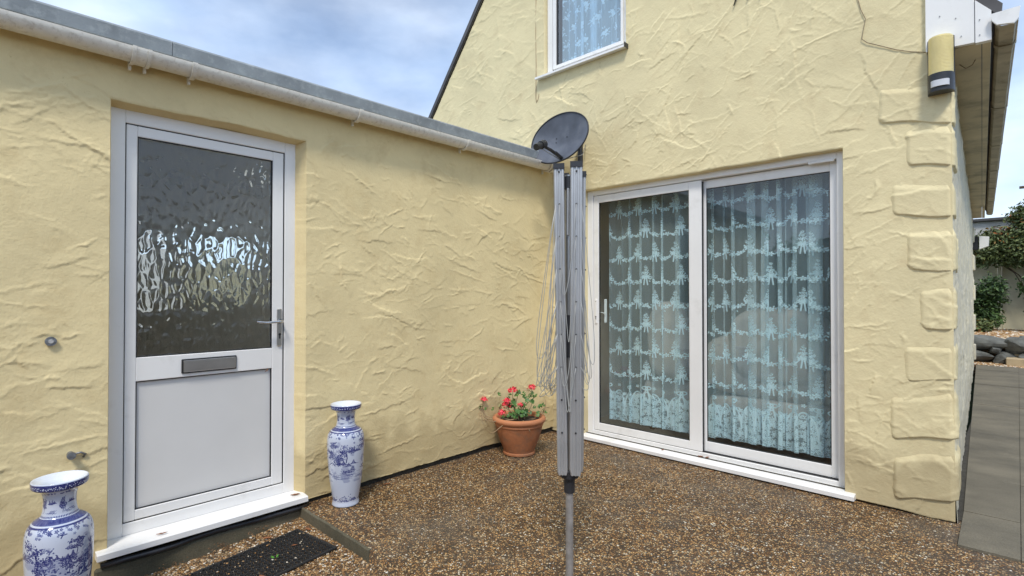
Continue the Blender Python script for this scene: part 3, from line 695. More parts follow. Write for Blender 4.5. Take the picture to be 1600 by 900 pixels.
# eaves on the right: white box end, soffit, fascia, gutter
def eaves():
    zt_ = lambda x: 2.739-(x+.089)*1.214
    yf = 3.728
    def shear(g, y0=HY):       # the side runs 2 degrees off square
        g.v = [(x+DIRX*(y-y0) if y > y0+.01 else x, y, z) for x, y, z in g.v]; return g
    g = MB(); g.prism([(-.362, 2.602), (-.156, 2.590), (-.156, zt_(-.156)-.004), (-.362, zt_(-.362)-.004)], 'y', yf, 3.758); bo = g.build('box_end', M['upvc'], house)
    g = MB(); g.prism([(-.153, 2.583), (-.089, 2.581), (-.089, zt_(-.089)-.004), (-.153, zt_(-.153)-.004)], 'y', yf-.006, 3.758); g.build('box_end', M['upvc'], house)
    for (x, z) in ((-.30, 2.78), (-.21, 2.64), (-.135, 2.70), (-.135, 2.62), (-.30, 2.63), (-.232, 2.745)):
        nl = MB(); nl.tube([(x, yf-.001 if x < -.155 else yf-.007, z), (x, yf-.004 if x < -.155 else yf-.010, z)], .0028, 8); nl.build('nail', M['tin'], bo)
    for i, (y0, y1) in enumerate(((3.761, 5.9), (5.903, 8.2), (8.203, 10.4), (10.403, 12.42))):
        g = MB(); g.box(-.262, -.130, y0, y1, 2.588, 2.598, .001); shear(g); g.build('soffit_board', M['soffit'], house)
    g = MB(); g.box(-.127, -.092, 3.761, 12.42, 2.584, 2.735, .002); shear(g); g.build('fascia', M['soffit'], house)
    # squarish gutter: channel section
    def sec(xo=0, g_=0): return [(-.074-g_, 2.690), (-.072-g_, 2.650-g_), (-.058, 2.632-g_), (.000, 2.628-g_), (.009+g_, 2.645), (.013+g_, 2.696)]
    def channel(y0, y1, gg, th=.003):
        o_ = sec(0, gg); i_ = [(x*(1) + (th if x < -.02 else -th), z+th) for x, z in o_]
        poly = o_+i_[::-1]; g = MB(); g.prism(poly, 'y', y0, y1); return shear(g)
    gt = channel(3.71, 12.45, 0).build('gutter', M['gutter_brown'], house)
    g = MB(); g.prism([(.0095, 2.645), (.0135, 2.644), (.0185, 2.700), (.0135, 2.704)], 'y', 3.715, 12.45); shear(g).build('gutter_lip', M['upvc_old'], gt)
    g = MB(); g.prism([(-.090, 2.702), (-.087, 2.668), (-.068, 2.640), (-.002, 2.628), (.014, 2.648), (.021, 2.706)], 'y', 3.69, 3.708); g.build('gutter_end_cap', M['upvc'], gt)
    y = 4.02
    while y < 12.4:
        channel(y-.022, y+.022, .006, .004).build('gutter_bracket', M['gutter_brown'], gt); y += 1.33
    # little wire loop under the soffit
    g = MB(); g.tube([(-.235, 4.02+.0, 2.585), (-.21, 4.05, 2.565), (-.18, 4.03, 2.57), (-.165, 4.0, 2.586)], .0022, 6); tag(g.build('cable', M['cable'], smooth=True), 'short brown wire loop under the eaves behind the yellow lamp', 'cable')
eaves()

# ------------------------------------------------------------------ SLIDING DOORS
def frame_rect(g, plane, a0, a1, z0, z1, w_, d0, d1, wb=None, wt=None, wl=None, wr=None, b=.003):
    """rectangular frame of four mitred-looking bars. plane 'x': spans x; plane 'y': spans y; d0..d1 the depth"""
    wb = wb or w_; wt = wt or w_; wl = wl or w_; wr = wr or w_
    def bx(p0, p1, q0, q1, e=0):
        if plane == 'x': g.box(p0, p1, d0+e, d1-e, q0, q1, b)
        else: g.box(d0+e, d1-e, p0, p1, q0, q1, b)
    bx(a0, a0+wl, z0, z1); bx(a1-wr, a1, z0, z1); bx(a0+wl, a1-wr, z0, z0+wb, .0006); bx(a0+wl, a1-wr, z1-wt, z1, .0006)
def seal(plane, a0, a1, z0, z1, d0, d1, w_=.006):
    g = MB(); frame_rect(g, plane, a0, a1, z0, z1, w_, d0, d1, b=.001); return g
SLD = mesh_np('sliding_door', np.zeros((0, 3)), [], M['upvc'], house) if False else None
g = MB(); frame_rect(g, 'x', -2.728, -.774, .046, 2.149, .05, 3.815, 3.90, wb=.03, wt=.045, wl=.058, wr=.046)
sld = g.build('sliding_door', M['upvc'], house)
g = MB(); frame_rect(g, 'x', -2.668, -1.700, .080, 2.100, .05, 3.822, 3.850, wb=.062, wt=.062, wl=.052, wr=.100); g.build('door_leaf', M['upvc'], sld)
g = MB(); frame_rect(g, 'x', -1.73, -.822, .080, 2.100, .05, 3.856, 3.884, wb=.075, wt=.062, wl=.05, wr=.045); g.build('door_leaf', M['upvc'], sld)
g = MB(); g.box(-2.670, -.82, 3.83, 3.89, .070, .078, 0); g.box(-1.705, -1.697, 3.826, 3.852, .08, 2.09, 0); g.build('shadow_gap', M['dark'], sld)  # dark strips colour in the shade between frame and leaves
g = MB()
for yy, zz in ((3.824, .060), (3.840, .064)): g.box(-2.67, -.82, yy, yy+.004, .05, zz+.012, .0005)
g.build('track', M['upvc'], sld)
seal('x', -2.618, -1.798, .140, 2.040, 3.828, 3.845).build('seal', M['dark'], sld)
seal('x', -1.684, -.865, .153, 2.040, 3.862, 3.878).build('seal', M['dark'], sld)
g = MB(); g.box(-2.614, -1.802, 3.834, 3.838, .144, 2.036, 0); g.build('glass_pane', M['glass'], sld)
g = MB(); g.box(-1.690, -.869, 3.868, 3.872, .157, 2.036, 0); g.build('glass_pane', M['glass'], sld)
g = MB(); g.box(-2.650, -2.629, 3.812, 3.8225, .995, 1.205, .003); hp = g.build('handle_plate', M['upvc'], sld)
g = MB(); g.tube([(-2.640, 3.8125, 1.055), (-2.640, 3.8100, 1.055)], .0055, 10); g.box(-2.6425, -2.6375, 3.810, 3.8125, 1.030, 1.055, .0005)
g.build('keyhole', M['dark'], sld)
g = MB(); g.tube([(-2.640, 3.8125, 1.185), (-2.640, 3.8105, 1.185)], .003, 8); g.build('screw', M['dark'], sld)
g = MB(); g.box(-2.600, -2.578, 3.875, 3.895, 1.00, 1.205, .004); g.tube([(-2.62, 3.86, 1.09), (-2.575, 3.86, 1.082)], .004, 8); g.build('inner_handle', M['upvc'], sld)
g = MB(); g.box(-.98, -.83, 3.806, 3.823, 2.090, 2.104, .003); g.build('closer', M['upvc'], sld)
g = MB(); g.prism([(3.700, .012), (3.700, .036), (3.722, .043), (3.838, .048), (3.838, .012)], 'x', -2.745, -.716); g.build('door_sill', M['upvc'], house)
g = MB(); g.box(-2.75, -.72, 3.745, 3.90, -.02, .011, 0); g.box(-5.4, HX-.01, 3.785, 3.80, -.02, .05, 0); g.prism([(HX-.035, 3.79), (HX-.012, 3.79), (HX-.012+DIRX*8.5, 12.3), (HX-.035+DIRX*8.5, 12.3)], 'z', -.02, .06); g.build('plinth', M['shade'], house)  # dark boxes colour in the shade of the gap under sill and walls

# ------------------------------------------------------------------ UPPER WINDOW
g = MB(); frame_rect(g, 'x', -3.168, -2.308, 3.29, 4.35, .05, 3.795, 3.86, wl=.062, wr=.034, wb=.030); win = g.build('window', M['upvc'], house)
g = MB(); frame_rect(g, 'x', -3.096, -2.345, 3.325, 4.31, .04, 3.785, 3.83, wl=.034, wr=.026, wb=.030); g.build('casement', M['upvc'], win)
g = MB(); g.box(-3.106, -3.096, 3.797, 3.84, 3.32, 4.31, 0); g.box(-3.062, -3.045, 3.80, 3.826, 3.355, 4.28, 0); g.build('seal', M['dark'], win)
g = MB(); g.box(-3.062, -2.371, 3.805, 3.809, 3.355, 4.27, 0); g.build('pane', M['glass_upper'], win)
g = MB(); g.prism([(3.700, 3.250), (3.700, 3.268), (3.80, 3.292), (3.80, 3.262)], 'x', -3.243, -2.285); g.build('window_sill', M['upvc'], win)
g = MB(); g.box(-2.2845, -2.279, 3.698, 3.76, 3.248, 3.288, .001); g.build('sill_cap', M['black'], win)

# ------------------------------------------------------------------ CURTAINS
def curtain(name, x0, x1, y0, z0, z1, seed, im_mat, k=1.5, rep=.40, vscale=2.0, fl=None, wav=.016, ntop=0.):
    r = np.random.default_rng(seed); n = int((x1-x0)/.0035); s = np.linspace(0, 1, n)
    x = np.zeros(n); y = np.zeros(n)
    folds = [(r.uniform(14, 22), r.uniform(.006, .010)), (r.uniform(26, 40), r.uniform(.003, .006)), (r.uniform(50, 75), r.uniform(.0015, .003))]
    x = x0+s*(x1-x0)
    for f, a in folds:
        ph = r.random()*6.28; f2 = f*(x1-x0)/.9*.45; a = a*1.7
        x = x+a*1.5*np.sin(2*math.pi*f2*s+ph+2*np.sin(s*7+ph)); y = y+a*.8*np.cos(2*math.pi*f2*s+ph+2*np.sin(s*7+ph))
    # a few deep overlapping pleats
    for p in (fl if fl is not None else r.uniform(.08, .95, 4)):
        q_ = r.uniform(.022, .045); t = (s-p)/q_; x = x-.055*t*np.exp(-t*t)*r.uniform(.8, 1.5)*q_/.035; y = y+.014*np.exp(-t*t)
    x = np.clip(x, x0, x1)
    zs = np.linspace(z0, z1, 24); arc = np.concatenate([[0], np.cumsum(np.hypot(np.diff(x), np.diff(y)))])
    X = np.repeat(x[None], 24, 0)+.004*np.sin(zs*3+seed)[:, None]*np.sin(s*30)[None]; Yv = y0+wav/.016*np.repeat(y[None], 24, 0)*(1-.35*np.linspace(0, 1, 24)[:, None]*ntop)
    Zv = np.repeat(zs[:, None], n, 1)
    V = np.stack([X, Yv, Zv], -1).reshape(-1, 3)
    uv = np.stack([np.repeat((arc*k/rep)[None], 24, 0), np.repeat(((zs-z0)/vscale)[:, None], n, 1)+.004*np.sin(arc*9)[None]*(zs[:, None] > z0+.2)], -1).reshape(-1, 2)
    return mesh_np(name, V, grid_faces(n, 24), im_mat, None, smooth=True, uv=uv)
LM = lace_material('lace_curtain', lace_swags())
c1 = curtain('lace_curtain', -2.585, -1.66, 3.955, .155, 2.13, 3, LM, k=.72, fl=[.07, .22, .52, .66, .84]); tag(c1, 'sheer white lace curtain with swag pattern behind the left sliding door pane', 'curtain', 'lace curtains behind the sliding doors')
c2 = curtain('lace_curtain', -1.685, -.862, 3.985, .160, 2.13, 8, LM, k=.72, fl=[.10, .36, .44, .62, .78, .86]); tag(c2, 'sheer white lace curtain with swag pattern behind the right fixed door pane', 'curtain', 'lace curtains behind the sliding doors')
c3 = curtain('rose_lace_curtain', -3.04, -2.36, 3.865, 3.32, 4.35, 4, lace_material('rose_curtain', lace_roses(), (.62, .80, .95)), k=.9, rep=.5, vscale=1.0, wav=.005); tag(c3, 'white lace curtain with roses inside the upstairs gable window', 'curtain')
# soft furniture seen through the lace
def cushion_form(prof, y0, y1, M_=None, n=10):
    """rounded extruded outline: prof = list of (x,z)"""
    g = MB(); pts = np.array(prof); c = pts.mean(0); rows = []
    for i in range(n+1):
        t = i/n*2-1; sc_ = (1-abs(t)**3.2)**.5*.22+.78; rows.append([(c[0]+(p[0]-c[0])*sc_, y0+(y1-y0)*i/n, c[1]+(p[1]-c[1])*sc_) for p in pts])
    m_ = len(pts); vs = [v for q in rows for v in q]
    fs = [(i*m_+k, i*m_+(k+1) % m_, (i+1)*m_+(k+1) % m_, (i+1)*m_+k) for i in range(n) for k in range(m_)]+[tuple(range(m_-1, -1, -1)), tuple(n*m_+k for k in range(m_))]
    g.add(vs, fs); return g
def superpts(cx, cz, rx, rz, p=2.6, n=28):
    return [(cx+rx*math.copysign(abs(math.cos(a))**(2/p), math.cos(a)), cz+rz*math.copysign(abs(math.sin(a))**(2/p), math.sin(a))) for a in [2*math.pi*k/n for k in range(n)]]
t = thing('armchair', 'pale upholstered armchair back seen behind the left sliding door pane', 'armchair', (-2.25, 4.35, .05))
cushion_form(superpts(-2.13, .86, .20, .33, 3), 4.10, 4.33).build('backrest', M['sofa'], t, smooth=True)
cushion_form(superpts(-2.15, .38, .30, .14, 4), 4.2, 4.8).build('seat', M['sofa'], t, smooth=True)
for lx in (-2.36, -1.94):
    for ly in (4.28, 4.74): g = MB(); g.tube([(lx, ly, .05), (lx, ly, .26)], .02, 8); g.build('leg', M['bark'], t)
t = thing('sofa', 'long pale rounded sofa back seen behind the right lace curtain', 'sofa', (-1.2, 4.5, .05))
cushion_form(superpts(-1.28, .86, .36, .29, 3), 4.10, 4.34).build('backrest', M['sofa'], t, smooth=True)
cushion_form(superpts(-1.28, .70, .56, .24, 4), 4.13, 4.36).build('arm', M['sofa'], t, smooth=True)
cushion_form(superpts(-1.28, .34, .58, .15, 4), 4.14, 5.0).build('seat', M['sofa'], t, smooth=True)

# ------------------------------------------------------------------ THE EXTENSION (wall at x = -3.07)
ext = thing('extension', 'low flat-roofed cream extension with a white half-glazed back door and white gutter', 'building', (-4.2, 1.5, 0))
def ext_wall():
    a0, a1, z0, z1 = .486, 1.432, .034, 2.168; st = .0052
    ys = lines((-1.6, -.1, .02), (-.1, a0, st), (a0, a1, st), (a1, 3.768, st)); zs = lines((-.13, z0, st), (z0, z1, st), (z1, 2.405, st))
    Hf = stucco(5.5, 2.6, 55, dens=120, ang=math.pi-.05, spread=.45, amp=1.2); Hh = sample(Hf, ys+1.6, zs+.13, .005)+.002
    Yg, Z = np.meshgrid(ys, zs)
    wav = .010*fbm(len(ys), 1, 50, 5, 15)[0]
    Zb = np.where(Yg > a1, np.maximum(Z, .030+wav[None]+.006*(Yg-a1)), np.where(Yg < a0, Z, Z))
    V = np.stack([EXT_X+Hh, Yg, Zb], -1)
    top = (abs(Z-z1) < .001) & (Yg > a0-.001) & (Yg < a1+.001); V[top, 2] += .008*fbm(len(ys), 1, 45, 5, 16)[0][np.where(top)[1]]; V[top, 0] -= .004
    Yc = .5*(Yg[:-1, :-1]+Yg[1:, 1:]); Zm = .5*(Z[:-1, :-1]+Z[1:, 1:])
    keep = ~((Yc > a0) & (Yc < a1) & (Zm < z1)) & ~((Yc > a1) & (Z[1:, 1:] <= .022))
    Vc, Fc = compact(V.reshape(-1, 3), grid_faces(len(ys), len(zs), keep))
    mesh_np('wall', Vc, Fc, M['plaster_ext'], ext, smooth=True)
    def strip(pts, inward, depth, sp=0.):
        pts = np.array(pts); n = len(pts); rows = [pts]
        for f, d in ((.5, .004), (1., .012), (1.+sp*.5, depth*.5), (1.+sp, depth)):
            q = pts.copy(); q[:, 0] = pts[:, 0]-d; q += np.array(inward)*(.004*f); rows.append(q)
        return np.concatenate(rows), grid_faces(n, len(rows))
    i0, i1, jt = np.argmin(abs(ys-a0)), np.argmin(abs(ys-a1)), np.argmin(abs(zs-z1)); sj = (zs >= z0-.001) & (zs <= z1+.001); si = (ys >= a0-.001) & (ys <= a1+.001)
    for v_, f_ in (strip(V[sj, i0], (0, 1, 0), .10), strip(V[sj, i1], (0, -1, 0), .10, 9.), strip(V[jt, si], (0, 0, -1), .10, 3.)):
        mesh_np('reveal', v_, f_, M['plaster_ext'], ext, smooth=True)
ext_wall()
g = MB(); g.box(-3.30, -3.085, 1.436, 3.84, -.05, .06, 0); g.box(-3.30, -3.075, -1.6, .44, -.3, -.12, 0); g.build('footing', M['shade'], ext)  # dark colour stands for the shaded groove at the wall foot
# concrete base under the door and the edge of the raised patio
def rough_slab(g, x0, x1, y0, y1, z0, z1, b=.006): g.box(x0, x1, y0, y1, z0, z1, b)
g = MB(); g.box(-3.3, -3.045, .44, 1.40, -.25, -.012, .008); g.build('door_plinth', M['mossy'], ext)
g = MB(); g.tube([(-3.045+.012*math.sin(i*.9), .46+i*.098, .004+.003*math.sin(i*1.7)) for i in range(11)], .013, 10); tag(g.build('drain_hose', M['black'], smooth=True), 'black hose lying under the white back door sill', 'hose')
g = MB()
n_ = 12
for i in range(n_):
    x0 = -3.05+i*.75/n_; x1 = x0+.75/n_+.001; top = .006; g.box(x0, x1, 1.391+random.uniform(-.003, .003), 1.408, -.13, top-.004*random.random(), .004)
o = g.build('patio_step', M['mossy']); o['kind'] = 'structure'
g = MB(); g.prism([(-3.0165, .036), (-3.0165, .062), (-3.03, .067), (-3.15, .074), (-3.15, .036)], 'y', .443, 1.428); g.build('door_sill', M['upvc'], ext)
# shells and roof
g = MB(); g.box(-6.6, -3.12, -1.62, -1.5, -.1, 2.40, 0); g.build('end_wall', M['plaster_ext'], ext)
g = MB(); g.box(-6.6, -3.15, 3.70, 3.76, -.1, 2.40, 0); g.build('end_wall', M['plaster_ext'], ext)
g = MB(); g.box(-6.7, -5.2, -1.75, 3.725, 2.432, 2.480, 0); g.box(-3.8, -3.004, -1.75, 3.725, 2.432, 2.480, 0); g.box(-5.2, -3.8, 2.85, 3.725, 2.432, 2.480, 0); g.box(-5.2, -3.8, -1.75, 1.95, 2.432, 2.480, 0); g.build('roof', M['lead'], ext)
g = MB(); g.box(-5.23, -3.77, 1.92, 2.88, 2.484, 2.492, 0); g.build('added_rooflight', M['glass'], ext)  # glazed roof opening, added only to brighten the porch room below
for i, (y0, y1) in enumerate(((-1.75, .718), (.721, 3.47))):
    g = MB(); g.prism([(-3.001, 2.424), (-2.996, 2.486), (-3.004, 2.497), (-3.05, 2.500), (-3.05, 2.424)], 'y', y0, y1 if i == 0 else 3.58); g.build('roof_trim', M['lead'], ext)
g = MB(); g.box(-3.066, -3.045, -1.7, 3.70, 2.385, 2.430, .002); g.build('fascia', M['gutter_brown'], ext)
g = MB(); g.prism([(3.48, 2.47), (3.74, 2.53), (3.74, 2.56), (3.48, 2.505)], 'x', -3.16, -3.03); g.build('flashing', M['lead'], ext)
def half_round(y0, y1, r=.056, th=.003, cx=-2.988, cz=2.392, lipw=0):
    outer = [(cx+r*math.cos(a), cz+r*math.sin(a)) for a in np.linspace(math.pi, 2*math.pi, 19)]
    inner = [(cx+(r-th)*math.cos(a), cz+(r-th)*math.sin(a)) for a in np.linspace(2*math.pi, math.pi, 19)]
    g = MB(); g.prism(outer+inner, 'y', y0, y1)
    if lipw: g.box(cx-.006, cx+r+.004, y0, y1, cz-.0, cz+.004, 0)
    return g
gt = half_round(-1.7, 3.64).build('gutter', M['gutter'], ext, smooth=False)
gt.data.polygons.foreach_set('use_smooth', [len(p.vertices) == 4 for p in gt.data.polygons])
try: gt.data.set_sharp_from_angle(angle=R(40))
except Exception: pass
for y0, y1, r_ in ((.545, .56, .067), (.605, .62, .067), (.561, .604, .063), (.79, .812, .066), (1.705, 1.728, .066), (2.595, 2.618, .066), (3.56, 3.575, .067), (3.60, 3.645, .067), (-.6, -.58, .066)):
    half_round(y0, y1, r_, .006).build('gutter_union' if r_ == .063 else 'gutter_bracket', M['gutter'], gt, smooth=False)
for y in (.553, .612, .80, 1.716, 2.606, 3.567):
    g = MB(); g.box(-3.046, -3.028, y-.006, y+.006, 2.312, 2.36, .001); g.build('bracket_leg', M['gutter'], gt)
g = MB(); g.prism([(-2.988+.059*math.cos(a), 2.392+.059*math.sin(a)) for a in np.linspace(math.pi, 2*math.pi, 19)], 'y', 3.645, 3.655); g.build('gutter_end_cap', M['gutter'], gt)
# back door
FX = -3.146
g = MB(); frame_rect(g, 'y', .497, 1.402, .074, 2.155, .06, FX-.07, FX, wb=.058, wt=.066, wl=.062, wr=.064); dr = g.build('back_door', M['upvc'], ext)
g = MB(); frame_rect(g, 'y', .564, 1.332, .137, 2.084, .05, FX-.055, FX-.006, wb=.048, wt=.052, wl=.046, wr=.062)
g.box(FX-.054, FX-.0065, .610, 1.270, .817, .935, .003); g.build('door_leaf', M['upvc'], dr)
g = MB(); frame_rect(g, 'y', .5585, 1.3375, .1315, 2.0895, .005, FX-.03, FX-.008, b=0); g.build('shadow_gap', M['dark'], dr)  # dark strip for the shade in the gap round the leaf
seal('y', .608, 1.272, .933, 2.034, FX-.03, FX-.010, .007).build('seal', M['dark'], dr)
seal('y', .608, 1.272, .183, .819, FX-.03, FX-.012, .007).build('seal', M['dark'], dr)
g = MB(); g.box(FX-.04, FX-.022, .613, 1.267, .188, .814, 0); g.build('lower_panel', M['frontpanel'], dr)
g = MB(); g.box(FX-.007, FX+.003, .806, 1.074, .835, .910, .003); lp = g.build('letter_plate', M['dark'], dr)
g = MB(); g.box(FX+.002, FX+.007, .814, 1.068, .842, .903, .003); g.build('letter_flap', M['steel'], dr)
g = MB(); g.box(FX-.007, FX+.006, 1.296, 1.322, .945, 1.163, .004); g.build('handle_plate', M['steel'], dr)
g = MB(); g.tube([(FX+.004, 1.309, 1.09), (FX+.042, 1.309, 1.09), (FX+.050, 1.303, 1.09), (FX+.052, 1.285, 1.09), (FX+.050, 1.22, 1.086), (FX+.046, 1.165, 1.092)], .0085, 12, r2=.0065)
g.tube([(FX+.006, 1.309, 1.09), (FX+.012, 1.309, 1.09)], .014, 14); g.build('door_handle', M['chrome'], dr, smooth='auto')
g = MB(); g.tube([(FX+.0055, 1.309, 1.013), (FX+.0085, 1.309, 1.013)], .0075, 12); g.box(FX+.0055, FX+.008, 1.3055, 1.3125, .988, 1.012, .001); g.build('keyhole', M['dark'], dr)
g = MB(); g.tube([(FX-.005, 1.245, .815), (FX-.002, 1.240, .806), (FX-.004, 1.228, .800)], .003, 6, r2=.001); tag(g.build('snail', M['deadleaf'], smooth=True), 'tiny brown curled scrap stuck in the top corner of the lower door panel', 'debris')
def ripple_pane():
    st = .0042; ys = np.arange(.612, 1.270, st); zs = np.arange(.936, 2.032, st); nu, nv = len(ys), len(zs)
    r = np.random.default_rng(12)
    # elongated cells, like cathedral glass
    cw, chh = .034, .078; U, Vv = np.meshgrid(ys/cw, zs/chh)
    wu = .35*fbm(nu, nv, 14, 3, 40); wv = .35*fbm(nu, nv, 14, 3, 41); U = U+wu; Vv = Vv+wv
    gi, gj = np.floor(U).astype(int), np.floor(Vv).astype(int); J = r.random((400, 400, 2)); d1 = np.full(U.shape, 9.); d2 = d1.copy()
    for a in (-1, 0, 1):
        for b_ in (-1, 0, 1):
            ii, jj = gi+a, gj+b_; p = J[ii % 400, jj % 400]; d = np.hypot(ii+p[..., 0]-U, jj+p[..., 1]-Vv)
            n1 = np.minimum(d1, d); d2 = np.minimum(np.maximum(d1, d), d2); d1 = n1
    e = np.clip((d2-d1)/.5, 0, 1); h = .0017*(e*e*(3-2*e))+.0010*np.cos(d1*3)+.0004*fbm(nu, nv, 8, 3, 44)
    Yg, Z = np.meshgrid(ys, zs)
    fr = np.stack([FX-.0205+h, Yg, Z], -1).reshape(-1, 3); bk = np.stack([np.full_like(Yg, FX-.027), Yg, Z], -1).reshape(-1, 3)
    F1 = grid_faces(nu, nv); F2 = grid_faces(nu, nv, flip=True)+nu*nv
    ring = list(range(nu))+[j*nu+nu-1 for j in range(1, nv)]+[(nv-1)*nu+i for i in range(nu-2, -1, -1)]+[j*nu for j in range(nv-2, 0, -1)]
    ring = np.array(ring); nx_ = np.roll(ring, -1); F3 = np.stack([nx_, ring, ring+nu*nv, nx_+nu*nv], -1)
    mesh_np('obscure_glass', np.concatenate([fr, bk]), np.concatenate([F1, F2, F3]), M['ripple'], dr, smooth=True)
ripple_pane()
# porch room behind the door: windows in its far wall
g = MB()
def wallx(g, x0, x1, y0, y1, z0, z1, holes):
    yy = sorted({y0, y1, *[h[0] for h in holes], *[h[1] for h in holes]})
    for a, b_ in zip(yy[:-1], yy[1:]):
        hs = [h for h in holes if h[0] <= a+1e-6 and h[1] >= b_-1e-6]
        if not hs: g.box(x0, x1, a, b_, z0, z1, 0)
        else:
            g.box(x0, x1, a, b_, z0, hs[0][2], 0); g.box(x0, x1, a, b_, hs[0][3], z1, 0)
wallx(g, -5.9, -5.8, -.6, 3.4, -.1, 2.34, [(1.05, 1.28, 1.10, 1.78), (1.58, 2.15, 1.15, 1.84)])
g.box(-5.8, -3.26, -.7, -.6, -.1, 2.34, 0); g.box(-5.8, -3.26, 2.9, 3.0, -.1, 2.34, 0); g.box(-5.9, -5.2, -.7, 3.4, 2.34, 2.40, 0); g.box(-3.8, -3.26, -.7, 3.4, 2.34, 2.40, 0); g.box(-5.2, -3.8, 2.85, 3.4, 2.34, 2.40, 0); g.box(-5.2, -3.8, -.7, 1.95, 2.34, 2.40, 0)
g.box(-3.26, -3.225, -.6, .49, -.1, 2.34, 0); g.box(-3.26, -3.225, 1.41, 3.0, -.1, 2.34, 0); g.box(-3.26, -3.225, .49, 1.41, 2.16, 2.34, 0)
g.build('interior_wall', M['hall'], ext)
g = MB(); g.box(-5.8, -3.22, -.6, 3.0, -.1, .06, 0); g.build('interior_floor', M['carpet'], ext)
g = MB(); frame_rect(g, 'y', 1.58, 2.15, 1.15, 1.84, .04, -5.88, -5.82); g.box(-5.87, -5.83, 1.86, 1.89, 1.19, 1.80, .002); g.build('window', M['upvc'], ext)
t = thing('added_white_board', 'white board added across the rear yard as a bright shape, glimpsed through the rippled door glass', 'door', (-8.3, 1.7, 0))
g = MB(); g.box(-8.34, -8.28, 1.2, 2.0, -.1, 1.95, .01); g.build('leaf', M['upvc'], t)  # added white board, gives the rippled glass its bright block
t = thing('yard_wall', 'cream yard wall behind the extension, glimpsed through the rippled door glass', 'wall', (-8.5, 2.5, 0))
g = MB(); g.box(-8.6, -8.4, -3, 8, -.2, 1.74, .01); g.build('wall', M['fence'], t)
g = MB(); g.box(-8.65, -8.35, -3, 8, 1.742, 1.79, .01); g.build('coping', M['render2'], t)

# ------------------------------------------------------------------ WALL FITTINGS
g = MB(); g.tube([(EXT_X-.01, .282, 1.043), (EXT_X+.018, .282, 1.043)], .020, 20); t = thing('wall_grommet', 'small round pale cable grommet on the wall left of the back door', 'wall fitting', (EXT_X, .282, 1.043))
g.build('collar', M['tin'], t, smooth='auto'); g = MB(); g.tube([(EXT_X+.016, .282, 1.043), (EXT_X+.021, .282, 1.043)], .009, 14); g.build('plug', M['render2'], t, smooth='auto')
t = thing('pipe_stub', 'short grey metal pipe stub with a clip beside the door frame', 'pipe', (EXT_X, .37, .535))
g = MB(); g.tube([(EXT_X-.01, .352, .535), (EXT_X+.035, .352, .535)], .013, 14); g.tube([(EXT_X+.033, .352, .535), (EXT_X+.047, .352, .535)], .0165, 14); g.build('stub', M['tin'], t, smooth='auto')
g = MB(); g.tube([(EXT_X+.012, .365, .533), (EXT_X+.014, .388, .537), (EXT_X+.010, .405, .526), (EXT_X+.004, .398, .512)], .005, 8); g.build('clip', M['tin'], t, smooth=True)
# security lamp on the corner
t = thing('security_lamp', 'yellowed wall lamp with a black motion sensor on the house corner under the eaves', 'lamp', (-.30, 3.74, 2.35))
def halfdrum(x0, x1, yb, d, z0, z1, p=2.4, n=14, cap_r=.0):
    pts = [(x0+(x1-x0)*(1-math.cos(a))/2, yb-d*math.sin(a)**(2/p)) for a in np.linspace(0, math.pi, n)]
    g = MB(); g.prism(pts, 'z', z0, z1); return g
g = halfdrum(-.351, -.241, 3.735, .078, 2.448, 2.655); g.build('diffuser', M['lens'], t, smooth='auto')
rb = MB()
for k in range(26): z = 2.452+k*.0077; rb.add(*(lambda q: (q.v, q.f))(halfdrum(-.3515, -.2405, 3.734, .0788, z, z+.003)))
rb.build('diffuser_rib', M['lens'], t, smooth='auto')
g = MB(); g.box(-.354, -.238, 3.722, 3.752, 2.37, 2.658, .003); g.build('backplate', M['black'], t)
g = halfdrum(-.355, -.237, 3.74, .088, 2.352, 2.450, 3.2); g.build('sensor_housing', M['black'], t, smooth='auto')
g = halfdrum(-.337, -.255, 3.700, .056, 2.374, 2.408, 6.0); g.build('sensor_window', M['lens_sensor'], t, smooth='auto')
g = halfdrum(-.345, -.247, 3.72, .073, 2.412, 2.418, 3.0); g.build('sensor_hood', M['black'], t, smooth='auto')
# cable from above to the lamp
yw = HY-.010
g = MB(); g.tube([(-.700, yw, 3.30), (-.690, yw, 3.05), (-.672, yw, 2.965), (-.648, yw, 2.90), (-.660, yw, 2.84), (-.668, yw, 2.786), (-.64, yw, 2.755), (-.57, yw, 2.712), (-.50, yw, 2.668), (-.43, yw, 2.634), (-.385, yw, 2.618), (-.352, yw, 2.606)], .0021, 6)
tag(g.build('cable', M['cable'], smooth=True), 'thin brown cable sagging across the gable wall to the corner lamp', 'cable')
g = MB(); g.tube([(-3.275, HY-.004, 4.06), (-3.277, HY-.006, 3.7), (-3.273, HY-.005, 3.4), (-3.276, HY-.006, 3.10), (-3.268, HY-.006, 3.055)], .0022, 6)
g.tube([(-3.258, HY-.006, 3.062), (-3.245, HY-.007, 3.09), (-3.238, HY-.006, 3.13)], .0018, 6)
tag(g.build('wire', M['rust'], smooth=True), 'straight rust-stained wire running down left of the upstairs window', 'wire')
# wrought-iron wall ornament: lower tips of its slanting bars
t = thing('wall_ornament', 'black slanting metal strokes fixed high on the gable at the top edge of the photo', 'wall ornament', (-1.3, 3.75, 3.4))
for (x, z) in ((-1.425, 3.272), (-1.335, 3.276), (-1.250, 3.265)):
    g = MB(); g.tube([(x, HY-.020, z), (x+.022, HY-.022, z+.05), (x+.055, HY-.022, z+.14), (x+.085, HY-.02, z+.24)], .0035, 8, r2=.009); g.build('stroke', M['iron'], t, smooth=True)
g = MB(); g.tube([(-1.36, HY-.012, 3.50), (-1.14, HY-.012, 3.47)], .006, 8); g.build('crossbar', M['iron'], t, smooth=True)

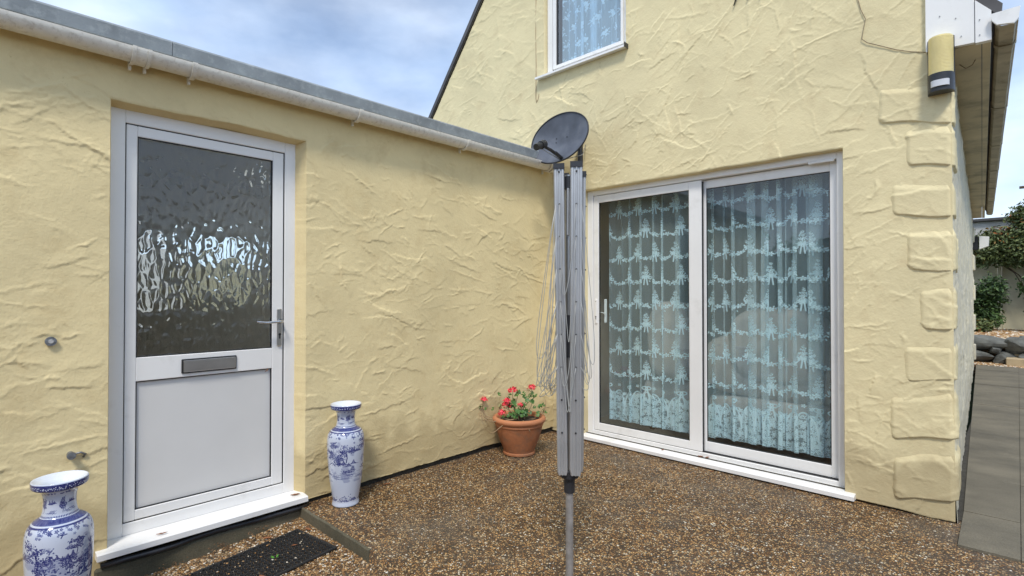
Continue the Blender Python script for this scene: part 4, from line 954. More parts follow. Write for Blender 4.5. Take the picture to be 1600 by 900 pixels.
# ------------------------------------------------------------------ SATELLITE DISH
def dish():
    c = Vector((-2.775, 3.47, 2.560)); n = Vector((0, -.98, .2)).normalized()
    t = thing('satellite_dish', 'dark grey oval satellite dish mounted on the gable above the extension gutter', 'satellite dish', tuple(c))
    zax = n; xax = Vector((0, 0, 1)).cross(zax); xax = -xax.normalized(); yax = zax.cross(xax)   # xax points to the right as seen from in front
    if yax.z < 0: yax = -yax
    roll = R(0); x2 = xax*math.cos(roll)+yax*math.sin(roll); y2 = -xax*math.sin(roll)+yax*math.cos(roll)
    W2, H2, D = .300, .220, .055
    def P(rr, a, off=0.): return c+x2*(W2*rr*math.cos(a))+y2*(H2*rr*math.sin(a))+zax*(D*(rr*rr-1)+off)
    n_, m_ = 64, 14; vs = []; fs = []
    for side in (0, 1):
        for i in range(m_+1):
            for k in range(n_): vs.append(P(max(i/m_, .001), 2*math.pi*k/n_, -.006*side))
    B = (m_+1)*n_
    for i in range(m_):
        for k in range(n_):
            k2 = (k+1) % n_; fs.append((i*n_+k, (i+1)*n_+k, (i+1)*n_+k2, i*n_+k2)); fs.append((B+i*n_+k, B+i*n_+k2, B+(i+1)*n_+k2, B+(i+1)*n_+k))
    g = MB(); g.add(vs, fs); g.build('reflector', M['dish'], t, smooth=True)
    g = MB(); g.tube([P(1.0, 2*math.pi*k/72, -.002) for k in range(73)], .0065, 8, cap=False); g.build('rim', M['black'], t, smooth=True)
    for rr, a in ((.18, 2.6), (.25, .5), (.55, -1.3), (.22, -.2)):
        g = MB(); p = P(rr, a, .001); g.tube([p, p+zax*.003], .0055, 8); g.build('bolt', M['iron'], t)
    foot = c-yax*.188-xax*.055-zax*.01; lnb = c+zax*.20-yax*.148-xax*.02
    g = MB(); g.tube([foot, foot*.4+lnb*.6, lnb-yax*.012], .015, 8, r2=.012); g.tube([foot+xax*.0, foot+zax*.09+yax*.012], .015, 8); g.build('arm', M['black'], t, smooth='auto')
    g = MB(); a_ = lnb-zax*.0; back = (c+yax*.0-lnb).normalized()
    g.tube([lnb-back*.035, lnb+back*.02], .033, 18); g.tube([lnb-back*.105, lnb-back*.033], .027, 14); lo = g.build('receiver', M['black'], t, smooth='auto')
    g = MB(); g.tube([lnb+back*.0195, lnb+back*.024], .031, 18); g.build('receiver_cap', M['render2'], lo, smooth='auto')
    g = MB(); bk = c-zax*.09; g.tube([bk, Vector((bk.x+.02, HY-.03, bk.z-.01))], .019, 12); g.tube([Vector((bk.x+.02, HY-.012, bk.z-.14)), Vector((bk.x+.02, HY-.012, bk.z+.10))], .024, 10); g.tube([c-zax*.055, bk], .04, 10)
    g.build('wall_bracket', M['black'], t, smooth='auto')
    g = MB(); q = Vector((bk.x+.03, HY-.015, bk.z)); g.tube([lnb-back*.02-yax*.03, foot-yax*.02, P(.96, -1.2, -.03), q+Vector((.06, -.06, -.10)), q+Vector((.05, 0, .0))], .0035, 6); g.build('coax_cable', M['tin'], t, smooth=True)
dish()

# ------------------------------------------------------------------ ROTARY CLOTHES DRYER
def dryer():
    px, py = -1.392, 1.812
    t = thing('rotary_dryer', 'folded rotary clothes dryer with grey metal arms and loose drooping lines on a steel pole', 'clothes dryer', (px, py, 0))
    F_ = Vector((-.609, .793, 0)); Rt = Vector((.793, .609, 0)); C_ = Vector((px, py, 0))   # away from, and to the right of, the visitor at the patio edge
    P = lambda a, b_, z: C_+Rt*a+F_*b_+Vector((0, 0, z))
    g = MB(); g.tube([P(0, 0, -.02), P(0, 0, .43)], .0165, 20); g.build('pole', M['pole'], t, smooth='auto')
    g = MB(); g.tube([P(0, 0, .43), P(0, 0, 1.76)], .019, 16); g.build('mast', M['steel'], t, smooth='auto')
    g = MB(); g.tube([P(0, 0, .405), P(0, 0, .485)], .0235, 20); g.tube([P(0, 0, .47), P(0, 0, .50)], .040, 10)
    for a in (0, 1, 2, 3):
        an = R(45+90*a); g.tube([P(0, 0, .492), P(.042*math.cos(an), .042*math.sin(an), .505)], .012, 8)
    g.build('hub', M['black'], t, smooth='auto')
    g = MB(); g.tube([P(0, 0, 1.70), P(0, 0, 1.752)], .028, 16); g.tube([P(-.05, -.012, 1.735), P(.05, -.012, 1.735)], .009, 8); g.build('crown', M['black'], t, smooth='auto'); g = MB(); g.tube([P(0, 0, .98), P(0, 0, 1.16)], .024, 12); g.build('runner', M['black'], t, smooth='auto')
    g = MB(); g.tube([P(-.006, -.024, 1.50+.0), P(-.004, -.024, 1.70)], .006, 8); g.tube([P(.012, -.022, 1.3), P(.012, -.022, 1.74)], .004, 8); g.build('strut', M['alu'], t, smooth='auto')
    # arms: ridged extrusions leaning out a little towards their tops
    spec = [(-.031, -.032, .044, 1.782, -.012), (.028, -.036, .050, 1.788, .003), (-.018, .036, .040, 1.755, -.004), (.046, .022, .036, 1.758, .008)]
    tops = []
    for i, (a, b_, wd, zt_, lean) in enumerate(spec):
        h2 = wd/2; d2 = .016
        prof = [(-h2, -d2+.004), (-h2+.004, -d2), (-h2+.012, -d2), (-h2+.014, -d2+.0035), (-.003, -d2+.0035), (-.001, -d2-.002), (.003, -d2-.002), (.005, -d2+.0035), (h2-.012, -d2+.0035), (h2-.010, -d2), (h2-.003, -d2), (h2, -d2+.004), (h2, d2), (-h2, d2)]
        lo = [P(a*.92+x, b_+y, .505+.012*(i % 2)) for x, y in prof]; hi = [P(a+lean+x, b_+y, zt_) for x, y in prof]; n_ = len(prof)
        g = MB(); g.add(lo+hi, [(k, (k+1) % n_, n_+(k+1) % n_, n_+k) for k in range(n_)]+[tuple(range(n_-1, -1, -1)), tuple(range(n_, 2*n_))])
        g.add([P(a*.92+x*.8, b_+y, .490) for x, y in prof]+lo, [(k, (k+1) % n_, n_+(k+1) % n_, n_+k) for k in range(n_)])
        am = g.build('arm', M['alu'], t)
        g = MB(); q = P(a+lean, b_, zt_); vs = []
        for z in (0, .024):
            for x, y in ((-h2-.0015, -d2-.003), (h2+.0015, -d2-.003), (h2+.0015, d2+.002), (-h2-.0015, d2+.002)): vs.append(P(a+lean+x, b_+y, zt_-.004+z))
        g.add(vs, [(0,1,2,3),(4,5,6,7),(0,1,5,4),(1,2,6,5),(2,3,7,6),(3,0,4,7)]); g.build('end_cap', M['black'], am)
        holes = []
        for k in range(9):
            z = 1.765-k*.137; f = (z-.505)/(zt_-.505); aa = a*.92+(a+lean-a*.92)*f+(.004 if i < 2 else 0)
            p = P(aa-.004, b_-d2-.002, z) if i < 2 else P(aa+(h2 if i == 3 else -h2), b_-.004, z); g = MB(); g.tube([p, p-F_*.003], .0042, 8); g.build('line_guide', M['dark'], am); holes.append(p)
        tops.append(holes)
    r = random.Random(4)
    def droop(p, q, dz, bulge, out, yo):
        """a slack line hanging from p and rising again to q"""
        pts = []; n_ = 22
        for k in range(n_+1):
            s = k/n_; side = math.cos(math.pi*s)              # down one side, up the other
            z = p.z*(1-s)+q.z*s-dz*(1-abs(2*s-1)**2.1)
            w_ = math.sin(math.pi*min(1, max(0, s)))
            pt = Vector((p.x*(1-s)+q.x*s, p.y*(1-s)+q.y*s, z))+Rt*(out*(w_**1.3)+bulge*side*w_**.6)+F_*(yo*w_)
            pts.append(pt)
        return pts
    # lines on the face: from a guide on one arm down across and up to the next
    for k in range(1, 7):
        for (i, j) in ((1, 0),):
            p, q = tops[i][k], tops[j][k]; g = MB()
            g.tube(droop(p-F_*.004, q-F_*.004, min(.30+.35*r.random(), min(p.z, q.z)-.70-.10*r.random()), .010-.030*r.random(), -.020+.03*r.random(), -.018-.010*r.random()), .0014, 6); g.build('washing_line', M['line'], t, smooth=True)
    for k in range(1, 7):       # left side, between the front-left and back-left arms
        for rep in (0, 1, 2):
            p, q = tops[0][k]-Rt*.014, tops[2][k]; g = MB(); dz = min(.60+.06*rep+.16*r.random()-.02*k, p.z-.80-.12*r.random())
            g.tube(droop(p, q, max(dz, .1), -.020-.034*r.random(), -(.015+.075*r.random()**1.2), .01*r.normalvariate(0, 1)), .0013, 6); g.build('washing_line', M['line'], t, smooth=True)
    for k in range(1, 7):       # right side
        p, q = tops[1][k]+Rt*.020, tops[3][k]; g = MB(); dz = min(.50+.22*r.random()-.02*k, p.z-.80-.12*r.random())
        g.tube(droop(p, q, max(dz, .1), (.014+.024*r.random()), (.012+.045*r.random()**1.3), .008*r.normalvariate(0, 1)), .0013, 6); g.build('washing_line', M['line'], t, smooth=True)
dryer()

# ------------------------------------------------------------------ VASES
def vase(loc, seed, label, rot=0., zs_=1.):
    prof = [(.060, .012), (.070, .004), (.076, 0), (.079, .006), (.076, .020), (.074, .032), (.080, .07), (.092, .15), (.101, .24), (.107, .33), (.108, .40), (.104, .435), (.094, .458), (.078, .474), (.064, .482), (.056, .492), (.053, .508), (.051, .525), (.051, .545), (.053, .565), (.058, .582), (.072, .592), (.085, .597), (.089, .603), (.090, .622), (.088, .628), (.083, .626), (.074, .618), (.055, .606), (.042, .58), (.038, .54), (.040, .50), (.07, .46)]
    # smooth the profile by subdividing
    P_ = np.array(prof); tt = np.arange(len(P_)); ti = np.linspace(0, len(P_)-1, (len(P_)-1)*4+1); pr = np.stack([np.interp(ti, tt, P_[:, 0]), np.interp(ti, tt, P_[:, 1])], -1)
    for _ in range(3): pr[1:-1] = .25*pr[:-2]+.5*pr[1:-1]+.25*pr[2:]
    n_ = 72; m_ = len(pr); V = []; uv = []
    for i, (r_, z) in enumerate(pr):
        inner = i > (len(P_)-8)*4+2
        for k in range(n_+1):
            a = 2*math.pi*k/n_+rot; V.append((loc[0]+r_*math.cos(a), loc[1]+r_*math.sin(a), loc[2]+z*zs_)); uv.append((k/n_, .905 if inner else min(z/.630, .995)))
    F = grid_faces(n_+1, m_)
    o0 = thing('floor_vase', label, 'vase', loc, 'blue and white porcelain vases')
    mi = (len(P_)-8)*4+2
    V = np.array(V); uv = np.array(uv); k_ = mi*(n_+1)
    mesh_np('body', V[:k_+n_+1], grid_faces(n_+1, mi+1), vase_material('porcelain_%d' % seed, seed), o0, smooth=True, uv=uv[:k_+n_+1])
    mesh_np('inner_lip', V[k_:], grid_faces(n_+1, m_-mi), M['white_glaze'], o0, smooth=True)
M['white_glaze'] = simple('white_glaze', (.70, .73, .78), .12, var=.04, bump=0)
vase((-2.909, 1.608, .004), 61, 'tall blue and white vase standing right of the back door', .6, .945)
vase((-2.742, .285, -.102), 62, 'blue and white vase left of the back door, cut off by the photo edge', 2.2)

# ------------------------------------------------------------------ FLOWER POT WITH GERANIUM
def pot():
    c = (-2.842, 3.055, .003)
    t = thing('flower_pot', 'round terracotta pot against the cream wall in the corner', 'flower pot', c)
    g = MB(); g.lathe([(.0, .0), (.118, 0), (.127, .006), (.127, .018), (.118, .024), (.128, .05), (.158, .12), (.178, .19), (.184, .225), (.186, .23)], c, 48); g.build('body', M['terracotta'], t, smooth='auto')
    g = MB(); g.lathe([(.184, .222), (.190, .228), (.190, .238), (.186, .243), (.198, .248), (.208, .262), (.210, .275), (.204, .287), (.192, .292), (.180, .290), (.172, .28), (.168, .25)], c, 48); g.build('rim', M['rim'], t, smooth=True)
    g = MB(); g.lathe([(.0, .262), (.09, .266), (.172, .258)], c, 32); g.build('soil', M['soil'], t, smooth=True)
    pl = thing('geranium', 'straggly geranium with coral red flower heads growing in the terracotta pot', 'plant', (c[0], c[1], c[2]+.26))
    r = random.Random(9); rn = np.random.default_rng(9)
    Rt = Vector((.723, .691, 0)); Fw = Vector((-.691, .723, 0)); up = Vector((0, 0, 1)); C0 = Vector((c[0], c[1], c[2]+.262))
    # stems: (right, away, up) of the tip, with flower?
    heads = [(-.282, .02, .150, .032), (-.048, .0, .225, .040), (.098, .01, .245, .034), (-.100, -.03, .115, .040), (-.135, -.04, .06, .036), (-.095, -.05, .155, .032), (.012, -.06, .125, .026)]
    def bez(a, b_, c_, d, n=12): return [a*(1-s)**3+b_*3*s*(1-s)**2+c_*3*s*s*(1-s)+d*s**3 for s in [k/n for k in range(n+1)]]
    st = MB()
    for (a, b_, h, s_) in heads:
        tip = C0+Rt*a+Fw*b_+up*h; base = C0+Rt*(a*.25+r.uniform(-.03, .03))+Fw*r.uniform(-.05, .05)
        if abs(a) > .2: ctl = (base+Rt*a*.3+up*.03, C0+Rt*a*1.15-up*.04)
        else: ctl = (base+up*h*.5, tip-up*h*.35+Rt*a*.2)
        g = MB(); g.tube(bez(base, ctl[0], ctl[1], tip), .0042, 6, r2=.0022); g.build('stem', M['stem'], pl, smooth=True)
    wild = [((-.10, -.05, .0), (-.22, -.06, .02), (-.30, -.03, .0), (-.30, 0, .07)), ((-.06, -.08, .0), (-.12, -.17, .03), (-.20, -.21, -.09), (-.23, -.15, -.06)), ((-.02, -.08, .02), (-.14, -.12, .02), (-.26, -.12, -.02), (-.31, -.08, .06)),
            ((.08, .0, .0), (.16, -.02, .0), (.22, 0, .06), (.21, .02, .15)), ((.1, .0, .0), (.18, -.04, .02), (.16, -.03, .12), (.235, .0, .09)), ((.03, -.05, 0), (.03, -.14, .02), (.06, -.17, -.01), (.08, -.18, -.05)), ((.0, .03, 0), (.03, .03, .1), (.06, .03, .12), (.13, .03, .17)), ((-.02, .0, 0), (-.05, .0, .1), (-.02, .0, .12), (-.01, .0, .20)), ((.04, .0, 0), (.03, .0, .05), (.09, .0, .06), (.10, .02, .12))]
    for w_ in wild:
        P_ = [C0+Rt*a+Fw*b_+up*h for a, b_, h in w_]; g = MB(); g.tube(bez(*P_), .0045, 6, r2=.0025); g.build('stem', M['stem'], pl, smooth=True)
    def leaf(p, s_, nrm):
        nrm = nrm.normalized(); x_ = nrm.orthogonal().normalized(); x_.rotate(Matrix.Rotation(r.random()*6.28, 3, nrm)); y_ = nrm.cross(x_); pts = [p]; n_ = 15
        for k in range(n_):
            a = -2.75+5.5*k/(n_-1); rr = s_*(.86+.14*math.cos(a*5))*(1+.12*math.sin(a*9)); pts.append(p+x_*rr*math.cos(a)+y_*rr*math.sin(a)+nrm*(.22*s_*(1+.6*math.sin(a*5))))
        g = MB(); g.add(pts, [(0, k, k+1) for k in range(1, n_)]); g.build('leaf', M['leaf'], pl, smooth=True, fixn=False)
    spots = []
    for k in range(62):
        a = r.gauss(.02, .075); h = abs(r.gauss(.10, .06)); b_ = r.gauss(-.01, .055); spots.append((a, b_, min(h, .215)))
    spots += [(-.295, .0, .10), (-.262, -.01, .085), (-.31, 0, .09), (-.205, -.02, .085), (.10, 0, .205), (.13, 0, .19), (.085, .01, .18), (.165, 0, .10), (.19, 0, .115), (.20, 0, .06), (.15, -.02, .055), (-.055, -.08, .05), (-.03, -.09, .04), (-.045, -.09, .07), (-.075, -.02, .195), (-.085, 0, .17)]
    for (a, b_, h) in spots: leaf(C0+Rt*a+Fw*b_+up*h, r.uniform(.013, .026), Vector((r.gauss(0, .5), r.gauss(0, .5), .75))-Fw*.55)
    for (a, b_, h, s_) in heads:
        ctr = C0+Rt*a+Fw*b_+up*h; g = MB()
        for k in range(46):
            d = Vector((r.gauss(0, 1), r.gauss(0, 1), r.gauss(0, 1))).normalized()
            if d.z < -.35: d.z = -d.z
            p = ctr+Vector((d.x, d.y, d.z*.72))*s_*r.uniform(.55, 1.); nn = (d+Vector((r.gauss(0, .35), r.gauss(0, .35), r.gauss(0, .35)))).normalized(); x_ = nn.orthogonal().normalized(); x_.rotate(Matrix.Rotation(r.random()*6.28, 3, nn)); y_ = nn.cross(x_); q = s_*.30
            g.add([p-x_*q, p-y_*q*.75+nn*q*.25, p+x_*q, p+y_*q*.75+nn*q*.25, p+nn*q*.1], [(0, 1, 4), (1, 2, 4), (2, 3, 4), (3, 0, 4)])
        g.build('flower_head', M['petal'], pl, fixn=False)
pot()

# ------------------------------------------------------------------ DOOR MAT, LEAVES, STONES
def door_mat():
    ang = R(-8.5); o = Vector((-2.880, 1.295, 0)); ux = Vector((math.cos(-ang)*1., math.sin(-ang)*1., 0)); ux = Vector((.9928, .12, 0)); uy = Vector((.129, -.9916, 0))*-1
    uy = Vector((.02, -.9998, 0))
    Wd, Ln = .34, .80; g = MB(); nrow = 34; pitch = Ln/nrow
    def P(a, b_, h):
        p = o+ux*a+uy*b_; z = float(zlow(np.array([p.x]), np.array([p.y]))[0]); return Vector((p.x, p.y, z+.006+h))
    for i in range(nrow+1):
        ncol = 44; pts = []; b0 = i*pitch
        for k in range(ncol+1):
            a = Wd*k/ncol; ph = (1 if i % 2 else -1)*math.cos(2*math.pi*k/4.)*pitch*.32; e = 0 if i not in (0, nrow) else 0; pts.append((a, b0+ph))
        for s in range(ncol):
            (a0, b0_), (a1, b1_) = pts[s], pts[s+1]; hw = .0042
            vs = [P(a0, b0_-hw, 0), P(a1, b1_-hw, 0), P(a1, b1_+hw, 0), P(a0, b0_+hw, 0), P(a0, b0_-hw*.7, .010), P(a1, b1_-hw*.7, .010), P(a1, b1_+hw*.7, .010), P(a0, b0_+hw*.7, .010)]
            g.add(vs, [(4,5,6,7),(0,1,5,4),(2,3,7,6)])
    for (a0, b0_, a1, b1_) in ((-.008, -.01, Wd+.008, -.01), (Wd+.006, -.01, Wd+.006, Ln+.01), (-.006, -.01, -.006, Ln+.01), (-.008, Ln+.01, Wd+.008, Ln+.01)):
        g.tube([P(a0+(a1-a0)*k/8, b0_+(b1_-b0_)*k/8, .005) for k in range(9)], .0065, 6)
    tag(g.build('door_mat', M['rubber'], fixn=False), 'black rubber mat with open holes lying on the gravel below the back door', 'door mat')
    return P
MP = door_mat()
def weed(p, n=9, s_=.014):
    g = MB(); r = random.Random(2)
    for k in range(n):
        a = r.random()*6.28; d = Vector((math.cos(a), math.sin(a), .5)); q = Vector((-math.sin(a), math.cos(a), 0))*s_*.35; pp = p+d*s_*.3
        g.add([pp, pp+d*s_*.6+q, pp+d*s_*1.3, pp+d*s_*.6-q], [(0, 1, 2, 3)])
    return g
M['weed'] = simple('bright_weed', (.09, .30, .03), .6, var=.2)
tag(weed(MP(.20, .22, .012)).build('weed', M['weed'], fixn=False), 'small bright green weed growing through the rubber mat', 'plant')
def dead_leaf(p, s_, rot, label, curl=.35, wd=.42):
    x_ = Vector((math.cos(rot), math.sin(rot), 0)); y_ = Vector((-math.sin(rot), math.cos(rot), 0)); vs = []; fs = []; n_ = 9
    for k in range(n_):
        t_ = k/(n_-1); w_ = wd*math.sin(math.pi*min(.98, t_*.94+.03))**.8*s_*(1+.15*math.sin(k*2.3)); zc = curl*s_*(t_-.5)**2
        for j in (-1, 0, 1): vs.append(p+x_*(t_-.5)*s_*1.6+y_*j*w_*.6+Vector((0, 0, zc+abs(j)*w_*.35+.001)))
    for k in range(n_-1):
        for j in (0, 1): fs.append((k*3+j, k*3+j+1, k*3+j+4, k*3+j+3))
    vs2 = vs+[v+Vector((0, 0, -.0008)) for v in vs]; nn = len(vs); g = MB(); g.add(vs2, fs+[tuple(reversed([i+nn for i in f])) for f in fs])
    tag(g.build('dead_leaf', M['deadleaf'], fixn=False, smooth=True), label, 'leaf', 'dead leaves lying about the doorways')
dead_leaf(Vector((-3.045, .70, .073)), .030, 1.4, 'reddish dead leaf on the back door sill below the panel middle', .5, .3)
dead_leaf(Vector((-3.07, 1.375, .072)), .034, 1.3, 'brown dead leaf at the right end of the back door sill', .5)
dead_leaf(Vector((-1.700, 3.790, .050)), .026, .3, 'crumpled dead leaf where the two sliding door leaves meet', .9, .6)
dead_leaf(Vector((-1.655, 3.800, .050)), .022, 1.2, 'curled dead leaf just right of the sliding door overlap', .9, .6)
dead_leaf(Vector((-1.99, 3.765, .046)), .017, 1.0, 'small upright leaf on the sill under the left sliding door', 1.2, .6)
dead_leaf(Vector((-1.56, 3.660, .004)), .022, .5, 'flat brown leaf on the patio in front of the sliding door sill', .5, .5)
dead_leaf(Vector((-2.93, 1.16, -.066)), .034, 1.0, 'large curled leaf on the gravel between mat and door', .6)
dead_leaf(Vector((-2.84, 1.345, -.050)), .030, .2, 'pinkish dead leaf beside the far corner of the mat', .6)
dead_leaf(Vector((-2.99, .60, -.095)), .040, 1.5, 'dark dead leaf on the gravel close under the door plinth', .6)
dead_leaf(Vector((-2.99, 1.95, .006)), .03, 1.4, 'brown leaf on the patio at the wall foot right of the tall vase', .4)
dead_leaf(MP(.31, .34, .012), .022, .4, 'pale leaf lying on the near right edge of the rubber mat', .6)
dead_leaf(MP(.16, .10, .012), .018, 1.1, 'small tan leaf resting on the rubber mat near its far end', .6)
pebbles('mat_gravel', 150, (-2.95, -2.45, .55, 1.36), (.0035, .007), lambda x, y: zlow(x, np.minimum(y, 1.3))+.014, M['pebble'], seed=40, tone=(.45, 1), mask=lambda x, y: rng.random(len(x)) < .8)

# ------------------------------------------------------------------ THE GARDEN END BEYOND THE PATH
def leaves(name, blobs, n, size, mat, parent, seed, flat=.6):
    """small leaf quads spread through a set of ellipsoids (cx,cy,cz,rx,ry,rz)"""
    r = np.random.default_rng(seed); B = np.array(blobs, dtype=float); vol = B[:, 3]*B[:, 4]*B[:, 5]; idx = r.choice(len(B), n, p=vol/vol.sum())
    d = r.normal(size=(n, 3)); d /= np.linalg.norm(d, axis=1, keepdims=True); rad = r.random(n)**(1/2.2); P = B[idx, :3]+d*rad[:, None]*B[idx, 3:]
    P += min(.04, size*.8)*r.normal(size=P.shape)*np.array([1, 1, 1 if size > .02 else .2])
    nn = d*.6+r.normal(size=(n, 3))*.7+np.array([0, 0, flat]); nn /= np.linalg.norm(nn, axis=1, keepdims=True)
    a = np.cross(nn, r.normal(size=(n, 3))); a /= np.linalg.norm(a, axis=1, keepdims=True); b_ = np.cross(nn, a); s = r.uniform(.6, 1.3, (n, 1))*size
    V = np.stack([P-a*s, P-b_*s*.45+nn*s*.15, P+a*s, P+b_*s*.45+nn*s*.15], 1).reshape(-1, 3); F = np.arange(n*4).reshape(n, 4)
    cl = r.random(len(B)); tone = np.clip(.25*cl[idx]+.75*r.random(n), 0, 1)
    return mesh_np(name, V, F, mat, parent, tone=np.repeat(tone, 4))
def limbs(name, base, tips, r0, parent, seed=0):
    g = MB(); r = random.Random(seed)
    for tp in tips:
        a = Vector(base); b_ = Vector(tp); m1 = a.lerp(b_, .35)+Vector((r.gauss(0, .08), r.gauss(0, .08), .05)); m2 = a.lerp(b_, .7)+Vector((r.gauss(0, .08), r.gauss(0, .08), .05)); g.tube([a, m1, m2, b_], r0, 7, r2=r0*.3)
    return g.build(name, M['bark'], parent, smooth=True)
def litter():
    B = [(-3.0, 1.5+k*.27, .006, .05, .13, .004) for k in range(8)]+[(-2.6+k*.3, 3.67, .006, .13, .03, .004) for k in range(6)]+[(-.5, 3.70, .006, .15, .03, .004)]+[(-2.99, .55+k*.2, -.085+.018*k, .04, .08, .006) for k in range(4)]
    o = leaves('leaf_litter', B, 620, .0075, M['litter'], None, 91, 1.5); o['kind'] = 'stuff'
M['litter'] = leafmat('leaf_litter', (.03, .018, .01), (.24, .12, .05))
litter()
# raised bed
g = MB(); g.box(-2.0, 7., 12.95, 17.0, -.15, .44, .02); o = g.build('raised_bed', M['aggregate']); o['kind'] = 'structure'
pebbles('bed_gravel', 9000, (-1.2, 2.6, 12.95, 16.4), (.02, .045), lambda x, y: x*0+.44, M['pebble'], seed=50, tone=(.3, 1))
pebbles('path_end_gravel', 2500, (-.9, 2.0, 12.3, 12.95), (.012, .028), lambda x, y: x*0+.01, M['pebble'], seed=51, tone=(.3, 1))
g = MB(); g.box(-1.4, 3.0, 12.42, 13.0, -.15, .004, 0); o = g.build('gravel_strip', M['aggregate']); o['kind'] = 'structure'
t = thing('rock_wall', 'low dark stone retaining wall holding up the gravel bed beyond the path', 'retaining wall', (-.3, 12.8, 0))
r = random.Random(6)
def rock(cx, cy, cz, rx, ry, rz, seed, parent):
    import bmesh
    bm = bmesh.new(); bmesh.ops.create_icosphere(bm, subdivisions=3, radius=1); rr = np.random.default_rng(seed); dirs = rr.normal(size=(16, 3)); dirs /= np.linalg.norm(dirs, axis=1, keepdims=True); ds = rr.uniform(.66, .95, 16)
    for v in bm.verts:
        c_ = np.array(v.co); c_ = np.sign(c_)*np.abs(c_)**.6
        for d_, s_ in zip(dirs, ds):
            k = c_ @ d_
            if k > s_: c_ = c_-d_*(k-s_)*.92
        v.co = Vector((cx+c_[0]*rx, cy+c_[1]*ry, cz+c_[2]*rz))
    vs = [tuple(v.co) for v in bm.verts]; fs = [tuple(q.index for q in f.verts) for f in bm.faces]; bm.free(); g = MB(); g.add(vs, fs); return g.build('rock', M['rock'], parent)
k = 0
for (cx, cz, rx, rz) in ((-.62, .13, .32, .15), (-.16, .11, .20, .13), (-.50, .37, .42, .14), (.02, .34, .22, .16), (.10, .10, .12, .12), (-1.1, .25, .25, .28), (-.30, .24, .10, .08)):
    rock(cx, 12.86+.03*math.sin(k), cz, rx, .17, rz, 70+k, t); k += 1
rock(.20, 13.3, .40, .22, .25, .12, 90, t); rock(.30, 12.92, .30, .16, .2, .16, 91, t)
t = thing('garden_steps', 'two buff stone steps leading up to the gravel bed', 'steps', (.5, 12.7, 0))
g = MB(); g.box(-.16, 1.2, 12.55, 12.95, 0, .14, .012); g.build('step', M['stepstone'], t)
g = MB(); g.box(-.07, 1.2, 12.86, 13.3, .142, .29, .012); g.build('step', M['stepstone'], t)
t = thing('boundary_fence', 'cream painted panel fence behind the shrubs at the garden end', 'fence', (.5, 16.6, .44))
fx = -1.0
while fx < 6:
    g = MB(); g.box(fx+.04, fx+.66, 16.6, 16.64, .42, 2.1, .006); g.build('panel', M['fence'], t)
    g = MB(); g.box(fx-.035, fx+.035, 16.55, 16.65, .40, 2.16, .006); g.build('post', M['fence'], t); fx += .70
t = thing('outbuilding', 'pale grey rendered outbuilding behind the end of the house', 'building', (-1.2, 18, 0))
g = MB(); g.box(-3.5, .15, 17.6, 20, 0, 3.05, .01); g.build('wall', M['render2'], t)
g = MB(); g.box(-3.6, .22, 17.5, 20.1, 3.05, 3.12, .01); g.build('roof', M['slate'], t)
# white flood lamp on the far end of the house side
t = thing('flood_lamp', 'small white lamp on a dark bracket at the far end of the house side wall', 'lamp', (-.53, 12.3, 2.1))
g = MB(); g.box(-.60, -.49, 12.28, 12.40, 2.02, 2.26, .01); g.build('bracket', M['black'], t)
g = MB(); g.prism([(-.478, 2.03), (-.36, 2.08), (-.35, 2.24), (-.478, 2.26)], 'y', 12.26, 12.40); g.build('lamp_shade', M['upvc'], t)
# shrubs and creeper
def shrub(name, label, c, blobs, n, size, mat, seed, group=None, cat='shrub'):
    t = thing(name, label, cat, c, group)
    BB = [(c[0]+a, c[1]+b_, c[2]+h, rx, ry, rz) for a, b_, h, rx, ry, rz in blobs]
    leaves('crown', BB, n, size, mat, t, seed); limbs('trunk', c, [(q[0], q[1], q[2]) for q in BB], .02, t, seed); return t
shrub('shrub', 'dark green bushy shrub next to the house end, left of the pair', (-.45, 15.6, .44), [(-.2, 0, .55, .38, .3, .42), (.05, -.1, .95, .25, .3, .28), (-.1, 0, .3, .35, .3, .25), (.1, 0, .7, .2, .2, .2)], 4200, .045, M['foliage'], 81, 'shrubs in the gravel bed')
shrub('shrub', 'dark green shrub in the gravel bed above the rock wall, right of the pair', (.55, 15.5, .44), [(.0, 0, .5, .42, .3, .40), (-.25, 0, .95, .32, .25, .28), (.3, 0, .25, .3, .3, .22), (.05, 0, 1.25, .26, .2, .22), (.45, 0, .7, .3, .25, .3)], 5600, .045, M['foliage'], 82, 'shrubs in the gravel bed')
shrub('spiky_plant', 'low spiky olive plant by the foot of the house end', (-.62, 14.9, .44), [(0, 0, .12, .22, .15, .16)], 500, .05, M['creeper'], 85, None, 'plant')
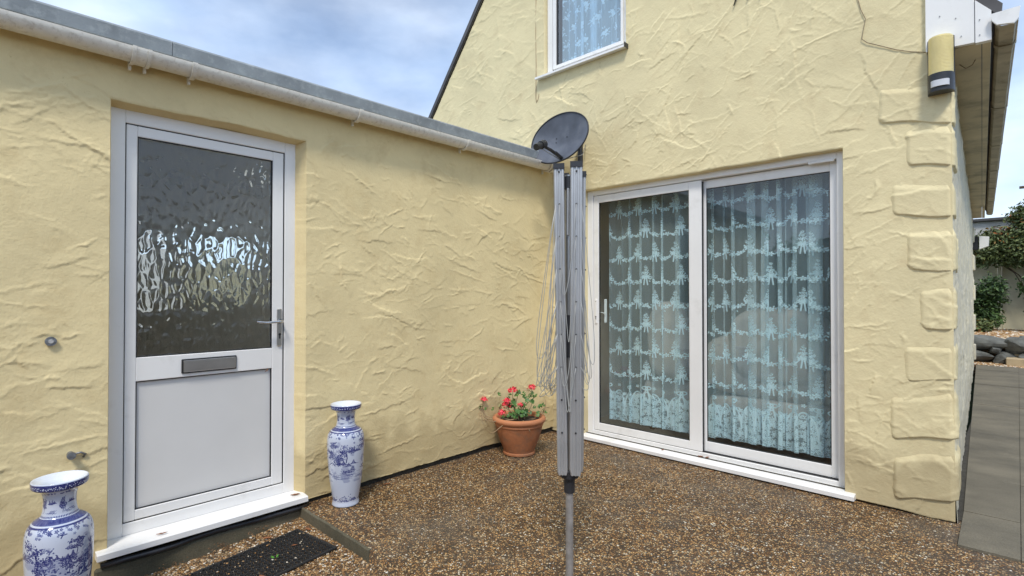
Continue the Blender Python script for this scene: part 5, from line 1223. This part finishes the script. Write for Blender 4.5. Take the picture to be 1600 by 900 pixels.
t = shrub('creeper', 'arching green creeper with orange tinges spilling over the fence', (.9, 16.3, .44),
      [(-1.45, -.2, 1.75, .35, .3, .35), (-.9, -.2, 1.75, .5, .3, .35), (-.2, -.2, 1.8, .6, .3, .35), (-.5, 0, 2.6, .5, .3, .3), (-1.2, 0, 2.05, .45, .3, .28), (-.6, 0, 2.15, .5, .3, .33), (.0, 0, 2.3, .5, .3, .35), (.6, 0, 2.2, .6, .3, .4), (-.1, .1, 2.75, .55, .3, .28), (.6, .1, 2.95, .6, .3, .3), (-.75, .1, 2.5, .35, .3, .2), (1.4, 0, 2.5, .6, .3, .6), (-1.35, 0, 1.7, .15, .15, .2), (1.5, .1, 3.1, .5, .3, .3)], 36000, .042, M['creeper'], 83, None, 'climbing plant')
t = thing('utility_pole', 'distant dark utility pole with one wire above the creeper', 'pole', (.7, 40, 0))
g = MB(); g.tube([(.62, 40, 0), (.62, 40, 7.35)], .13, 10); g.build('pole', M['bark'], t); g = MB(); g.box(.1, 1.2, 39.9, 40.1, 7.0, 7.12, .01); g.build('crossarm', M['bark'], t)
g = MB(); g.tube([(.62+k*1.0, 40+k*.5, 7.1-.03*k*(9-k)*.3) for k in range(10)], .02, 5); g.build('wire', M['dark'], t)
# boundary of the garden to the right and behind, mirrored in the glass
t = thing('garden_wall', 'cream garden boundary wall to the right, outside the photo', 'wall', (7, 3, 0))
g = MB(); g.box(7.0, 7.2, -9, 12, -.2, 1.9, .01); g.build('wall', M['fence'], t)
t = thing('hedge', 'tall dark hedge behind the viewer, seen only mirrored in the glass', 'hedge', (0, -8, 0))
leaves('crown', [(x, -8.5, z, 1.3, .7, 1.1) for x in range(-9, 8, 2) for z in (.8, 2.0)], 9000, .12, M['foliage'], t, 88)
g = MB(); g.box(-9.5, 7, -8.8, -8.3, 0, 2.4, .05); g.build('trunk', M['bark'], t)
t = thing('hedge', 'dark hedge in front of the right-hand garden wall, outside the photo', 'hedge', (6.4, 3, 0))
leaves('crown', [(6.4, y, z, .6, .9, .7) for y in range(-6, 10, 2) for z in (.5, 1.5)], 7000, .10, M['foliage'], t, 89)
g = MB(); g.box(6.4, 6.6, -6, 10, 0, 1.2, .05); g.build('trunk', M['bark'], t)
